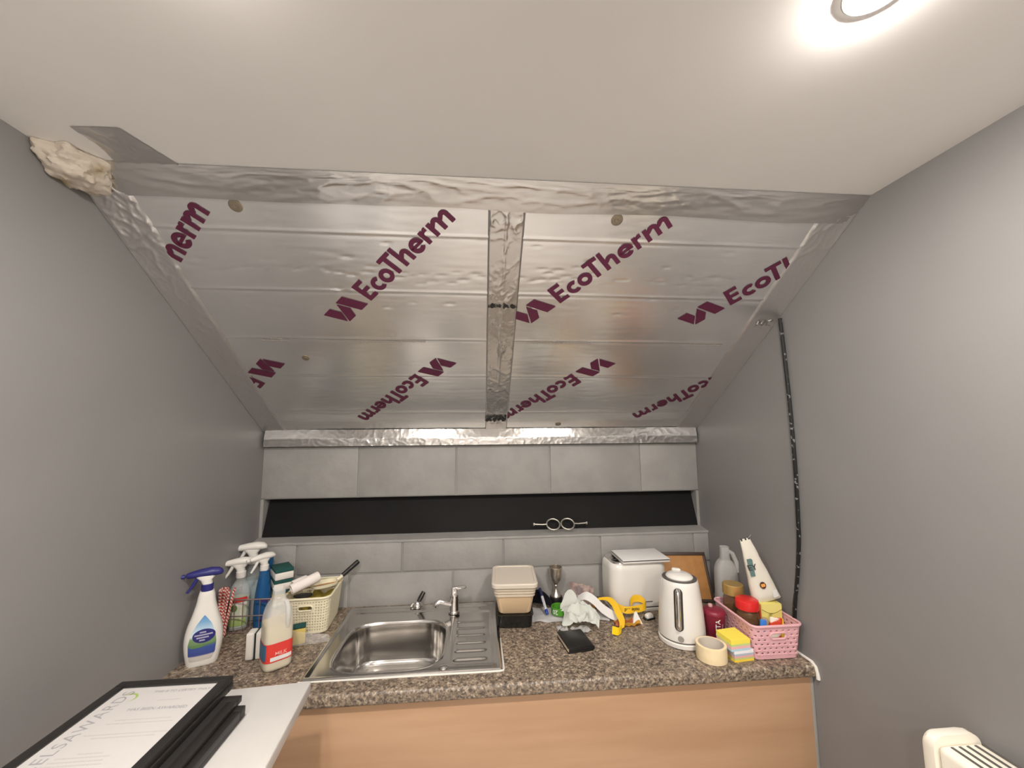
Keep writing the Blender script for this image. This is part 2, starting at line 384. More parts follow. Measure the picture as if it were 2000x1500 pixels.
for put, x0, x1 in ((putA, .22, .31), (putA, .55, .79), (putB, 1.16, 1.41), (putB, 1.76, 1.93)):      # two lines of tiny grey print, too small to read
    b = BM()
    for v, a, e in ((.596, x0+.03, x1-.02), (.588, x0, x1)):
        x = a
        while x < e:
            w = random.uniform(.004, .012); prism(b, [(x, v), (min(x+w, e), v), (min(x+w, e), v+.0042), (x, v+.0042)], .0021, .0024, sl); x += w+.0018
    put('small_print', b, M_INK, smooth=0)
for put, x, v, r in ((putA, .342, 1.076, .017), (putB, 1.373, 1.077, .017), (putA, .338, .499, .013), (putB, 1.363, .054, .014)):
    b = BM(); Ms = Matrix.Translation(sl(x, v, 0)) @ Matrix((Vector((1, 0, 0)), SUP, SN)).transposed().to_4x4()
    lathe(b, [(r, 0), (r, .0016), (r*.8, .0028), (r*.45, .0022), (r*.42, .0034), (r*.2, .0036), (.0002, .002)], 22, M=Ms)
    put('washer_screw', b, mat('dull_washer', (150, 138, 120), .5, .7))

# ---- foil tape, each strip a wrinkled sheet
def tape_strip(name, label, fn, nu, nv, m, t=.0004):
    b = BM(); sheet(b, nu, nv, fn); return tag(obj(name, b, m, smooth=60), label, 'tape')
def edge(u): return min(1, u*12, (1-u)*12)
CT = tape_strip('foil_tape', 'foil tape strip running down the joint between the two insulation boards',
  lambda u, v: sl(1.006+.104*u+.008*(1-v), .01+1.10*v, .0034*min(1, u*22, (1-u)*22)+.0011*max(0, crinkle(u*.1, v*1.1))*edge(u)*(1+2.2*math.exp(-((v-.955)/.03)**2)+1.6*math.exp(-((v-.50)/.025)**2)+1.6*math.exp(-((v-.1)/.03)**2)+.8*math.exp(-((v-.72)/.03)**2)) + .0025*math.exp(-((u-.5)/.04)**2)*(.4+.6*wig((0, v, 1), 9))), 44, 300, M_TAPE)
for v0 in (.128, .118, .103, .095, .762):
    b = BM(); sheet(b, 40, 3, lambda u, v: sl(1.012+.098*u, v0+.008*(v-.5)*(1.2+2*wig((u*5, v0*40, 0), 2))+.003*wig((u*4, v0*70, 2), 2), .0075), lambda u, v: wig((u*6, v*2, v0*50), 2) > -.22)
    obj('smear', b, mat('black_smear', (40, 38, 37), .5), CT)
tape_strip('foil_tape', 'foil tape along the left edge of the slope against the grey wall',
  lambda u, v: sl(.001+(.100+.012*wig((0, v, 7), 4))*u, .005+1.13*v, .0032*min(1, (1-u)*10)+(.0010+.005*max(0, v-.72)/.28)*max(-.2, crinkle(u*.1, v*1.2))*edge(u) + .004*(1-u)**4), 36, 260, M_TAPE2)
tape_strip('foil_tape', 'foil tape along the right edge of the slope up to the ceiling corner',
  lambda u, v: sl(W-.001-(.105+.01*wig((0, v, 3), 4))*u, .005+1.13*v, .0032*min(1, (1-u)*10)+(.0006+.002*max(0, v-.8)/.2)*max(-.2, crinkle(u*.1+3, v*1.2))*edge(u) + .004*(1-u)**4), 36, 240, M_TAPE2)
def top_tape(u, v):
    x = .001+(W-.002)*u; w = .076+.008*wig((x, 0, 5), 3); k = crinkle(x*.32, v*.20, .8)+.35*crinkle(x*1.1, v*.1, 1)*max(0, wig((x, 5, 5), 4))
    amp = (.0025+.004*max(0, wig((x, 2, 2), 2.3)))*math.sin(PI*min(1, max(0, v)))
    if v < .62: q = v/.62; p = sl(x, SLEN-w*(1-q)-.012*q, .0048+.003*q)
    else: q = (v-.62)/.38; p = sl(x, SLEN-.012, .0078).lerp(Vector((x, YC-.012, ZC-.0015)), q)
    return p + SN*max(-.0008, amp*k)
tape_strip('foil_tape', 'wide crumpled foil tape across the top of the slope where it meets the white ceiling', top_tape, 420, 22, M_TAPE)
CP = [(.122, -1.027), (.182, -1.036), (.220, -1.030), (.262, -.915), (.118, -.903), (.128, -.942), (.120, -.994)]
b = BM()
def cpatch(u, v):
    l = Vector((.122, -1.028)).lerp(Vector((.112, -.902)), v) + Vector((.010*math.sin(PI*v), 0)); r_ = Vector((.220, -1.032)).lerp(Vector((.262, -.902)), v)
    p = l.lerp(r_, u); return Vector((p.x, p.y, ZC-.0022-.0018*max(-.3, crinkle(p.x, p.y))))
sheet(b, 40, 40, cpatch); tag(obj('foil_tape', b, M_TAPE2, smooth=60), 'foil tape offcut stuck on the white ceiling beside the lump of foam', 'tape')
# lump of expanding foam in the corner
b = BM(); bmesh.ops.create_icosphere(b, subdivisions=5, radius=1)
for v in b.verts:
    p = v.co.copy(); k = 1+.22*noise.noise(p*2.1)+.10*noise.noise(p*5.3)+.04*noise.noise(p*13)
    v.co = Vector((.030+p.x*.064*k, -.915+p.y*.068*k, ZC-.012+p.z*.046*k-.02*max(0, p.y)))
    v.co.x = max(v.co.x, .0005); v.co.z = min(v.co.z, ZC-.0005)
tag(obj('expanding_foam', b, M_FOAM), 'lump of cream expanding foam in the corner of ceiling and left wall', 'foam')
# foil wrapped batten at the foot of the slope
b = BM()
def batten(u, v):
    x = .012+(W-.020)*u; q = v*3; k = crinkle(x*1.1, v*.3, .0011+.0016*max(0, wig((x, 1, 1), 3)))+.003*wig((x, 0, 4), 3)
    if q < 1: p = Vector((x, YU+.004-.034*q, H+.690)); n_ = Vector((0, 0, -1))
    elif q < 2: p = Vector((x, YU-.030, H+.690+.034*(q-1))); n_ = Vector((0, -1, .15))
    else: p = Vector((x, YU-.030, H+.724)).lerp(sl(x, .022, .0022), q-2); n_ = Vector((0, -.6, -.8))
    return p + n_*k*(.35 if q < 1 else 1)
sheet(b, 520, 24, batten); tag(obj('foil_batten', b, M_BATTEN, smooth=60), 'foil wrapped batten along the foot of the slope above the grey blocks', 'batten')
# black cable clipped down the right wall
pts = [onx(x, y, W-.009) for x, y in ((1523, 622), (1528, 660), (1535, 720), (1542, 785), (1548, 850), (1554, 925), (1558, 1000), (1560, 1060), (1557, 1130), (1552, 1190), (1549, 1235))]
pts[-1].z = H+.002
fine = [Vector(p) for p in smooth_prof([tuple(p) for p in pts], 8)]
b = BM(); tube(b, fine, .0062, 10)
tag(obj('cable', b, mat('painted_cable', (20, 20, 20), .45, rgb2=(120, 118, 116), vscale=70, ramp=(.36, .39))), 'black cable with grey paint smears running down the right wall', 'cable')
b = BM()
for px, v0 in ((1495, 0), (1483, .008)):
    p = onz(px, 606, 2.05)
sheet(b, 24, 10, lambda u, v: sl(W-.07+.062*u, .69+.03*v+.008*u, .0036+.006*max(-.3, crinkle(u*.1+9, v*.1))))
tag(obj('foil_tape', b, M_TAPE, smooth=60), 'scrap of crumpled foil where the black cable enters the slope', 'tape')

# ---- worktop, cabinet, sealant
b = BM()
def prof_y(yb):  # section of the worktop (y, z) with a rolled front
    return [(yb, H), (D+.012, H)]+[(D+.012-.012*math.sin(t), H-.012+.012*math.cos(t)) for t in [PI/2*i/5 for i in range(1, 6)]]+[(D, H-.030)]+[(D+.008-.008*math.cos(t), H-.030-.008*math.sin(t)) for t in [PI/2*i/3 for i in range(1, 4)]]+[(yb, H-.038)]
SX0, SX1, SY0, SY1 = .436, 1.062, -.522, -.020
for x0, x1, yb in ((0, SX0+.03, 0), (SX1-.03, W, 0), (SX0+.03, SX1-.03, SY0+.03)):
    loft(b, [[Vector((x, y, z)) for y, z in prof_y(yb)] for x in (x0, x1)])
box(b, SX0+.03, SX1-.03, SY1-.03, 0, H-.038, H)
tag(obj('worktop', b, M_TOP), 'brown speckled laminate worktop running between the two side walls', 'worktop')
t = thing('base_cabinet', 'beech laminate base cabinet below the speckled worktop', 'cabinet', (0, 0, 0))
b = BM(); box(b, .004, W-.012, D+.018, D+.036, .10, H-.040, .0015); obj('front_panel', b, M_BEECH, t)
for x in (.004, W-.030):
    b = BM(); box(b, x, x+.018, D+.037, -.02, .0, H-.040); obj('side_panel', b, M_BEECH, t)
b = BM(); box(b, .022, W-.032, D+.07, D+.085, 0, .099); obj('plinth', b, M_BEECH, t)
b = BM(); box(b, W-.012, W-.0008, D+.019, D+.032, 0, H-.041, .001); obj('filler_strip', b, mat('grey_filler', (150, 146, 140), .6), t)
b = BM(); tube(b, [(W-.004, y, z) for y, z in [(-.42, H+.001), (-.50, H+.001), (D+.014, H+.002), (D+.001, H-.006), (D-.004, H-.020), (D-.006, H-.034), (D-.006, H-.040)]], [.003, .004, .005, .005, .005, .006, .006], 8)
tag(obj('sealant_bead', b, M_SEAL), 'white sealant bead where the worktop end meets the right wall', 'sealant')

# ---- sink
t = thing('sink', 'stainless steel inset sink with one bowl and a ribbed drainer', 'sink', ((SX0+SX1)/2, (SY0+SY1)/2, H))
ox, oy = t.location.x, t.location.y
BX0, BX1, BY0, BY1 = .497, .862, -.490, -.158
bcx, bcy, ba, bb = (BX0+BX1)/2-ox, (BY0+BY1)/2-oy, (BX1-BX0)/2, (BY1-BY0)/2
ha, hb = (SX1-SX0)/2, (SY1-SY0)/2
def sstep(e0, e1, x): q = max(0, min(1, (x-e0)/(e1-e0))); return q*q*(3-2*q)
def deck_z(x, y):
    e = min(ha-abs(x), hb-abs(y)); z = .0008+.0062*sstep(0, .007, e)-.0042*sstep(.010, .020, e)
    y_back = hb-y
    if x < .24: z += .0055*math.exp(-((y_back-.056)/.007)**2)*sstep(.03, .06, ha-abs(x))      # pressed bead behind the bowl
    z += .0050*math.exp(-((y_back-.026)/.006)**2)*sstep(.03, .05, ha-abs(x))
    dx = min(x-(bcx+ba+.022), ha-.022-x); dy = min(y+hb-.04, hb-.07-y); q = sstep(0, .014, dx)*sstep(0, .016, dy)
    z -= .005*q
    rx = sstep(.004, .02, x-(bcx+ba+.03))*sstep(.004, .02, ha-.045-x)
    if q > .5: z += .0034*rx*max(0, math.cos((y+.012)*2*PI/.052))**3*(1 if y < .1 else 0)
    return z
def keep(u, v):
    x, y = -ha+2*ha*u, -hb+2*hb*v; return not (abs((x-bcx)/(ba+.002))**5+abs((y-bcy)/(bb+.002))**4 < 1)
b = BM(); sheet(b, 156, 150, lambda u, v: Vector((-ha+2*ha*u, -hb+2*hb*v, deck_z(-ha+2*ha*u, -hb+2*hb*v))), keep)
obj('deck', b, M_STEEL, t, 50)
b = BM(); rings = []
for k, z in ((1.045, .0030), (1.03, .0046), (1.01, .0044), (.992, .001), (.98, -.008), (.965, -.03), (.945, -.09), (.925, -.125), (.88, -.142), (.80, -.148), (.4, -.150), (.13, -.151)):
    rings.append([Vector((bcx+p.x, bcy+p.y, z)) for p in sell(ba*k, bb*k, 4.2, 0, 96)])
loft(b, rings, False, True); obj('bowl', b, M_STEEL, t, 50)
b = BM(); lathe(b, [(.044, -.1508), (.043, -.148), (.036, -.1478), (.030, -.150), (.012, -.1500), (.011, -.146), (.0001, -.145)], 28, (bcx, bcy)); obj('waste', b, M_CHROME, t)
b = BM(); lathe(b, [(.015, .002), (.015, .0048), (.012, .0068), (.0001, .0074)], 24, (.870-ox, -.487-oy)); obj('hole_cap', b, M_CHROME, t)
b = BM()
for k in range(6): lathe(b, [(.0022, -.0026), (.0001, -.0022)], 8, (1.028-ox, -.235-.018*k-oy))
obj('drainer_dimples', b, M_DARKGAP, t)
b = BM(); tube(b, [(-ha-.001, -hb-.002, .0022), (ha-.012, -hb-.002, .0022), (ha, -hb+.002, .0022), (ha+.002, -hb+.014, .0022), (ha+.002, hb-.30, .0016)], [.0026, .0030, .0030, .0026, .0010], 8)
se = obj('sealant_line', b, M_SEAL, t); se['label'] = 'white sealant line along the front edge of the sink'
def tap(loc, label, rz, up_lever):
    t = thing('tap', label, 'tap', loc, rz)
    b = BM(); lathe(b, [(.019, 0), (.019, .005), (.0155, .009), (.0145, .05), (.0150, .052), (.0150, .060), (.010, .064), (.0001, .065)], 24); obj('tap_body', b, M_CHROME, t)
    b = BM()
    if up_lever:
        loft(b, [rrect(.0095, .008, .003, .062), rrect(.0095, .008, .003, .084), rrect(.0095, .008, .003, .088)])
        box(b, -.010, .040, -.008, .008, .080, .089, .003)
    else: box(b, -.007, .007, -.006, .006, .060, .108, .003)
    obj('lever', b, M_CHROME, t); t.scale = (1.25, 1.25, 1.15)
    b = BM(); tube(b, [(-.008, 0, .030), (-.028, 0, .036), (-.048, 0, .044), (-.058, 0, .040), (-.062, 0, .028)], [.010, .0095, .0095, .010, .010], 14); obj('spout', b, M_CHROME, t)
    return t
tap((.882, -.105, H+.0045), 'chrome lever tap at the drainer side of the sink', math.radians(12), True)
t = thing('tap', 'dark chrome tap stub leaning on the wall behind the sink bowl', 'tap', (.722, -.038, H+.005))
b = BM(); lathe(b, [(.022, 0), (.022, .004), (.019, .012), (.012, .022), (.0001, .026)], 24); obj('tap_base', b, M_CHROME, t)
b = BM(); tube(b, [(.002, 0, .018), (.012, .006, .034), (.024, .012, .056)], [.008, .010, .009], 14); obj('tap_stem', b, mat('dark_chrome', (90, 86, 84), .2, 1), t)
b = BM(); tube(b, [(-.004, 0, .014), (-.020, -.006, .016), (-.026, -.008, .006)], [.006, .006, .006], 10); obj('spout', b, M_CHROME, t)

# ---- downlights
M_LENS = mat('lamp_lens', (255, 255, 255), .5); bsd = M_LENS.node_tree.nodes['Principled BSDF']
bsd.inputs['Emission Color'].default_value = (*LAMP_COLOR, 1); bsd.inputs['Emission Strength'].default_value = LAMP_STRENGTH
DL = ['bright round downlight in the white ceiling above the kettle side', 'round downlight in the white ceiling above the sink side', 'added unseen downlight behind the camera on the right', 'added unseen downlight behind the camera on the left', 'added unseen rear downlight on the right of the room', 'added unseen rear downlight on the left of the room']
for (x, y), lb in zip(LAMPS, DL):
    t = thing('downlight', lb, 'light', (x, y, ZC), 0, 'ceiling downlights')
    b = BM(); lathe(b, [(.033, -.0005), (.043, -.0005), (.044, -.0015), (.042, -.003), (.035, -.003), (.033, -.0015)], 40, cap=False); obj('bezel', b, M_WHITE, t)
    b = BM(); lathe(b, [(.0328, -.0018), (.0315, -.0045), (.025, -.0072), (.014, -.0088), (.0001, -.0094)], 28); obj('lens', b, M_LENS, t)

# ---- panel heater on the right wall
t = thing('panel_heater', 'cream white panel heater with slotted top on the right wall', 'heater', (W-.063, -1.36, H-.36))
b = BM(); box(b, -.055, .048, -.33, .33, 0, .452, .012, 3); obj('casing', b, M_HEAT, t)
for s in (-1, 1):
    b = BM(); loft(b, [[Vector((p.x, s*(.331+q), p.y)) for p in rrect(.057-k, .236-k, .026, 0, 6, (-.003, .230))] for q, k in ((0, 0), (.018, .0), (.026, .004), (.029, .012))]); obj('end_cap', b, M_HEAT, t)
for k in range(5):
    x = -.036+.0185*k; b = BM(); box(b, x, x+.0055, -.31, .318, .4505, .4535, 0); obj('slot', b, M_GREYP, t)
for s in (-1, 1):
    b = BM(); box(b, .048, .0628, s*.22-.02, s*.22+.02, .1, .35, .002); obj('wall_bracket', b, M_GREYP, t)

# ================================================================== LEFT FOREGROUND
TZ = H+.100
t = thing('side_table', 'white topped table carrying the stack of black frames', 'table', (.30, -1.02, 0))
b = BM(); box(b, -.205, .262, -.31, .31, TZ-.030, TZ, .004, 3, Matrix.Rotation(math.radians(4.5), 4, 'Z')); obj('table_top', b, mat('white_melamine', (202, 199, 196), .35, var=.03, vscale=12), t)
b = BM(); lathe(b, [(.034, .03), (.034, TZ-.031)], 24); obj('column', b, M_GREYP, t)
b = BM(); lathe(b, [(.19, 0), (.19, .012), (.17, .022), (.036, .031)], 40); obj('foot', b, M_GREYP, t)
def frame(x0, yt, z, rz, label, cert=False):
    w, l, th, rw = .254, .345, .0138, .021
    t = thing('picture_frame', label, 'picture frame', (x0+w/2, yt-l/2, z), rz, 'stack of black certificate frames')
    for a in ((-w/2, w/2, l/2-rw, l/2), (-w/2, w/2, -l/2, -l/2+rw), (-w/2, -w/2+rw, -l/2+rw, l/2-rw), (w/2-rw, w/2, -l/2+rw, l/2-rw)):
        b = BM(); box(b, *a, .0, th, .0016); obj('rail', b, M_FRAME, t)
    b = BM(); box(b, -w/2+rw-.002, w/2-rw+.002, -l/2+rw-.002, l/2-rw+.002, .002, .006); obj('backing', b, M_WOOD, t)
    if not cert:
        b = BM(); box(b, -w/2+rw-.0005, w/2-rw+.0005, -l/2+rw-.0005, l/2-rw+.0005, .0065, .0125); obj('back_board', b, mat('back_board', (34, 32, 31), .7), t); return t
    b = BM(); box(b, -w/2+rw-.001, w/2-rw+.001, -l/2+rw-.001, l/2-rw+.001, .0065, .0085); pp = obj('certificate', b, M_CERT, t)
    if cert:
        z_ = .0088; G = mat('certificate_grey', (150, 148, 152), .7); ex = w/2-rw; ey = l/2-rw
        P = lambda x, y: Vector((x, y, z_))
        for txt, cx, cy, s in (('THIS IS TO CERTIFY THAT', .036, ey-.022, .0105), ('HAS BEEN AWARDED', .026, ey-.082, .0125)):
            obj('lettering', glyphs(txt, s, lambda x, y, cx=cx, cy=cy: P(cx+x, cy+y), thick=.0002), G, pp, 0)
        obj('lettering', glyphs('EXCELSAWARDS', .034, lambda x, y: P(-ex+.038-y, ey-.012+x), 'RIGHT', spacing=1.12), G, pp, 0)
        b = BM()
        for cx, cy, ww in ((.03, ey-.052, .05), (.022, ey-.112, .11), (.022, ey-.122, .13), (.018, ey-.152, .15), (.018, ey-.161, .11), (-.005, ey-.2, .04), (-.01, ey-.209, .09), (-.015, ey-.218, .09), (-.015, ey-.227, .10), (.02, ey-.265, .04)):
            x = cx-ww/2
            while x < cx+ww/2:
                d = random.uniform(.003, .009); box(b, x, x+d, cy, cy+.003, z_-.0002, z_); x += d+.0015
        obj('fine_print', b, mat('fine_print', (186, 182, 180), .7), pp, 0)['kind'] = 'stuff'
        b = BM(); sheet(b, 20, 1, lambda u, v: P(-ex+.036+(.018+.005*v*math.sin(PI*u))*math.cos(2.4-3.2*u), ey-.040+(.016+.005*v*math.sin(PI*u))*math.sin(2.4-3.2*u)))
        obj('swoosh', b, mat('lime_print', (150, 178, 60), .6), pp, 0)
        b = BM(); box(b, -ex, ex, -ey, ey, .0094, .0104); obj('glass', b, mat('frame_glass', (255, 255, 255), .05, alpha=.06), t)
    return t
zf = TZ+.0003
for k, (x0, yt, rz, lb) in enumerate(((.182, -.812, .4, 'black frame at the bottom of the stack on the white table'), (.184, -.818, -.3, 'black frame second from the bottom of the stack'), (.170, -.806, .6, 'black frame in the middle of the stack, sticking out to the right'), (.132, -.776, .2, 'black frame directly under the topmost certificate'), (.129, -.773, 0, 'topmost black frame with a white certificate behind glass'))):
    frame(x0, yt, zf+.0140*k, math.radians(rz), lb, k == 4)

# ================================================================== LEFT CLUSTER ON THE WORKTOP
def sprayer(t, z0, s, m_head, m_collar, m_trig, m_under=None):
    b = BM(); lathe(b, [(.0165*s, z0), (.0172*s, z0+.003), (.0172*s, z0+.022*s), (.014*s, z0+.024*s)], 24); obj('collar', b, m_collar, t)
    b = BM(); loft(b, [sell(.014*s, .013*s, 2.4, z0+.023*s, 24), sell(.016*s, .013*s, 2.4, z0+.036*s, 24, (-.004*s, 0)), sell(.030*s, .013*s, 2.6, z0+.050*s, 24, (-.006*s, 0)), sell(.036*s, .012*s, 2.6, z0+.054*s, 24, (-.008*s, 0))]); obj('neck', b, m_under or m_head, t)
    b = BM(); R_ = []
    for x, hy, hz, cz in ((-.060, .007, .006, .057), (-.055, .010, .009, .057), (-.042, .0125, .0115, .058), (-.02, .0155, .0135, .060), (.008, .0170, .0150, .0610), (.030, .0155, .0125, .060), (.040, .0110, .0080, .057), (.043, .005, .003, .056)):
        R_.append([Vector((x*s, hy*s*math.cos(2*PI*i/20), z0+cz*s+hz*s*math.sin(2*PI*i/20))) for i in range(20)])
    loft(b, R_); obj('spray_head', b, m_head, t)
    b = BM(); tube(b, [(-.026*s, 0, z0+.050*s), (-.034*s, 0, z0+.034*s), (-.044*s, 0, z0+.016*s), (-.054*s, 0, z0+.002*s)], [.0065*s, .006*s, .005*s, .004*s], 10); obj('trigger', b, m_trig, t)
    b = BM(); R_ = [[Vector((x*s, r*s*math.cos(2*PI*i/14), z0+.056*s+r*s*math.sin(2*PI*i/14))) for i in range(14)] for x, r in ((-.063, .0065), (-.074, .0065), (-.074, .003))]; loft(b, R_); obj('nozzle', b, m_head, t)

# white cleaner bottle with navy trigger
t = thing('spray_bottle', 'white cleaning spray bottle with navy trigger and blue oval label', 'spray bottle', (.064, -.372, H), math.radians(24))
pr = smooth_prof([(0, .040, .026), (.004, .044, .029), (.05, .052, .032), (.085, .053, .032), (.12, .047, .030), (.155, .036, .026), (.19, .027, .021), (.215, .023, .019), (.228, .019, .017)], 4)
b = BM(); body(b, pr, 2.6); obj('bottle', b, M_WHITEG, t)
sprayer(t, .226, 1.0, M_NAVY, M_NAVY, M_NAVY, M_WHITE)
f = front_fn(pr, 2.6)
b = BM(); patch(b, f, [(.018, -.030, .026), (.022, -.033, .030), (.04, -.036, .036), (.07, -.038, .038), (.10, -.032, .034), (.13, -.018, .022), (.15, -.004, .008), (.156, .001, .003)])
lb_ = obj('label', b, gradient('cleaner_label', [(0, (188, 184, 178)), (.10, (196, 190, 184)), (.13, (58, 74, 140)), (.30, (62, 84, 152)), (.38, (112, 140, 96)), (.50, (120, 150, 104)), (.56, (214, 226, 226)), (.62, (200, 222, 232)), (.86, (120, 166, 206)), (1, (86, 142, 196))], span=(.018, .156)), t)
f2 = front_fn(pr, 2.6, .0012); f3 = front_fn(pr, 2.6, .0017)
b = BM(); patch(b, f2, [(z+ .10*(l+r)/2, l, r) for z, l, r in oval_rows(.004, .094, .031, .021)], 12); obj('oval_badge', b, M_NAVY, lb_)
b = BM()
for z, l, r in ((.106, -.008, .010), (.098, -.022, .028), (.090, -.016, .018), (.082, -.008, .008)): patch(b, f3, [(z-.0022, l, r), (z+.0022, l+.001, r-.001)], 10)
obj('badge_bars', b, mat('badge_grey', (168, 166, 190), .5), lb_)
b = BM(); patch(b, f2, [(.060, -.030, -.004), (.066, -.032, .034), (.069, -.034, .036)], 10); obj('swash', b, mat('swash_green', (96, 132, 84), .5), lb_)

# striped straws beside it
t = thing('straw_bundle', 'bundle of red and white striped straws between the white spray bottle and the wire rack', 'straws', (.030, -.222, H+.004), 0)
MS = stripes('straw_stripes', (198, 66, 66), (236, 216, 202), 38, (0, .9, .3), .5)
b0 = BM(); lathe(b0, [(.0033, 0), (.0033, .165)], 8); s0 = obj('straw', b0, MS, t)
k = 0
for i in range(4):
    for j in range(4):
        o = s0 if k == 0 else s0.copy()
        if k: COL.objects.link(o); o.parent = t
        o.location = ((i-1.5)*.0070, (j-1.5)*.0070, random.uniform(0, .006)); o.rotation_euler = ((j-1.5)*-.03, .10+(i-1.5)*.035, random.uniform(0, 3)); k += 1

# wire rack with the other bottles
RX0, RX1, RY0, RY1, RZ = .004, .228, -.188, -.012, .118
t = thing('wire_rack', 'small wire rack holding spray bottles and sponges in the left corner', 'rack', ((RX0+RX1)/2, (RY0+RY1)/2, H+.0025))
ra, rb = (RX1-RX0)/2, (RY1-RY0)/2
for z, nm in ((.0, 'base_wire'), (RZ*.5, 'middle_wire'), (RZ, 'rim_wire')):
    b = BM(); tube(b, rrect(ra, rb, .02, z), .0022 if z < RZ else .0028, 6, True); obj(nm, b, M_WIRE, t)
for k in range(7):
    x = -ra+.02+(2*ra-.04)*k/6; b = BM(); tube(b, [(x, -rb, RZ), (x, -rb, 0), (x, rb, 0), (x, rb, RZ)], .0015, 6); obj('upright_wire', b, M_WIRE, t)
def small_bottle(loc, label, prof, m, sp, rz, s, mh, fill=None, z_head=None, n=2.5):
    t = thing('spray_bottle', label, 'spray bottle', loc, rz); pr = smooth_prof(prof, 4)
    b = BM(); body(b, pr, n); obj('bottle', b, m, t)
    if fill: b = BM(); body(b, [(z, a*.94, b_*.94) for z, a, b_ in pr if .002 < z < fill[0]], n); obj('liquid', b, fill[1], t)
    sprayer(t, pr[-1][0]-.002, s, mh, mh, mh); return t, pr
PB = [(0, .030, .028), (.004, .033, .030), (.08, .035, .031), (.13, .034, .031), (.155, .028, .026), (.172, .017, .016), (.185, .014, .014)]
zb = H+.0055
t, pr = small_bottle((.046, -.140, zb), 'clear spray bottle with white trigger and green label in the wire rack', PB, M_CLEAR, None, math.radians(20), 1.0, M_WHITE, (.11, mat('pale_green_liquid', (196, 206, 176), .2, alpha=.75)))
b = BM(); patch(b, front_fn(pr, 2.5), [(.012, -.026, .026), (.06, -.028, .028), (.098, -.028, .028)], 10); l_ = obj('label', b, gradient('green_label', [(0, (150, 178, 96)), (.25, (168, 188, 120)), (.4, (206, 208, 190)), (.75, (190, 196, 170)), (.86, (210, 206, 196)), (1, (214, 206, 196))], span=(.012, .098)), t)
b = BM(); patch(b, front_fn(pr, 2.5, .0012), [(.099, -.027, .029), (.112, -.020, .029), (.116, -.026, .026)], 10); obj('red_band', b, mat('label_red', (196, 52, 44), .5), l_)
b = BM(); patch(b, front_fn(pr, 2.5, .0012), oval_rows(-.012, .078, .011, .013), 8); obj('badge', b, mat('label_green', (104, 122, 72), .5), l_)
t, pr = small_bottle((.050, -.062, zb), 'clear spray bottle with large white trigger at the back of the wire rack', [(z*1.15, a, b_) for z, a, b_ in PB], M_CLEAR, None, math.radians(14), 1.12, M_WHITE, (.15, mat('pale_blue_liquid', (176, 204, 210), .2, alpha=.7)))
t, pr = small_bottle((.128, -.130, zb), 'deep blue glass cleaner spray bottle with white trigger in the wire rack', [(0, .026, .024), (.004, .028, .026), (.08, .029, .027), (.15, .022, .022), (.185, .0165, .0165), (.205, .0145, .0145)], mat('blue_tint_plastic', (40, 104, 160), .15, alpha=.6), None, math.radians(50), .9, M_WHITE, (.185, mat('blue_liquid', (24, 60, 116), .2)))
b = BM(); patch(b, front_fn(pr, 2.5), [(.02, -.024, .024), (.10, -.022, .022)], 8); obj('label', b, mat('indigo_label', (54, 52, 108), .5), t)
t = thing('spray_bottle', 'blue capped bottle top standing behind the white triggers in the rack', 'bottle', (.108, -.052, zb))
b = BM(); body(b, smooth_prof([(0, .022, .02), (.1, .024, .022), (.17, .020, .018), (.195, .012, .012)], 4)); obj('bottle', b, M_BLUEP, t)
b = BM(); lathe(b, [(.013, .194), (.015, .196), (.015, .235), (.012, .238)], 18); obj('cap', b, M_BLUEP, t)
for k in range(3):                                             # scouring sponges stacked on the rack end
    t = thing('scouring_sponge', ('bottom', 'middle', 'top')[k]+' scouring sponge of the stack in the wire rack', 'sponge', (.174, -.080, H+.1005+.0415*k-.018), math.radians(30+3*k), 'scouring sponges in the rack')
    b = BM(); box(b, -.034, .034, -.048, .048, 0, .028, .005); obj('foam', b, M_YSPONGE if k == 0 else M_SPONGE, t)
    b = BM(); box(b, -.034, .034, -.048, .048, .0285, .0405, .003); obj('scourer', b, M_SCOUR, t)
t = thing('sponge_box', 'cream carton under the stacked sponges in the wire rack', 'carton', (.174, -.080, H+.0055), math.radians(30))
b = BM(); box(b, -.032, .032, -.046, .046, 0, .074, .002); obj('carton', b, mat('carton_cream', (214, 196, 140), .6), t)
b = BM(); box(b, -.0325, .0325, -.0465, .0465, .05, .066, .001); obj('carton_band', b, mat('carton_green', (120, 140, 70), .6), t)

# milk bottle
t = thing('milk_bottle', 'half full plastic milk bottle with red label on the worktop', 'milk bottle', (.318, -.415, H), math.radians(38))
pr = smooth_prof([(0, .034, .034), (.005, .040, .040), (.02, .0425, .0425), (.10, .0425, .0425), (.15, .0415, .0415), (.185, .034, .034), (.205, .023, .023), (.215, .0185, .0185), (.232, .0175, .0175), (.240, .018, .018)], 4)
b = BM(); body(b, pr, 4.2, 44, False); obj('bottle', b, M_MILKY, t)
b = BM(); body(b, [(z, a*.965, c*.965) for z, a, c in pr if .002 < z < .150], 4.2, 44); obj('milk', b, mat('milk', (228, 210, 162), .4), t)
b = BM(); tube(b, [(.016, -.026, .205), (.020, -.038, .190), (.020, -.0425, .165), (.020, -.042, .140), (.020, -.036, .125)], .0075, 10); obj('handle', b, M_MILKY, t)
fm = front_fn(pr, 4.2); Mr = mat('milk_label_red', (214, 62, 54), .5)
b = BM(); loft(b, [sell(.0431, .0431, 4.2, z, 56) for z in (.030, .060, .086)], False, False); lb_ = obj('label', b, Mr, t)
f2 = front_fn(pr, 4.2, .0012)
b = BM(); patch(b, f2, [(.034, -.026, .036), (.046, -.026, .036)], 10); obj('white_panel', b, M_PAPER, lb_)
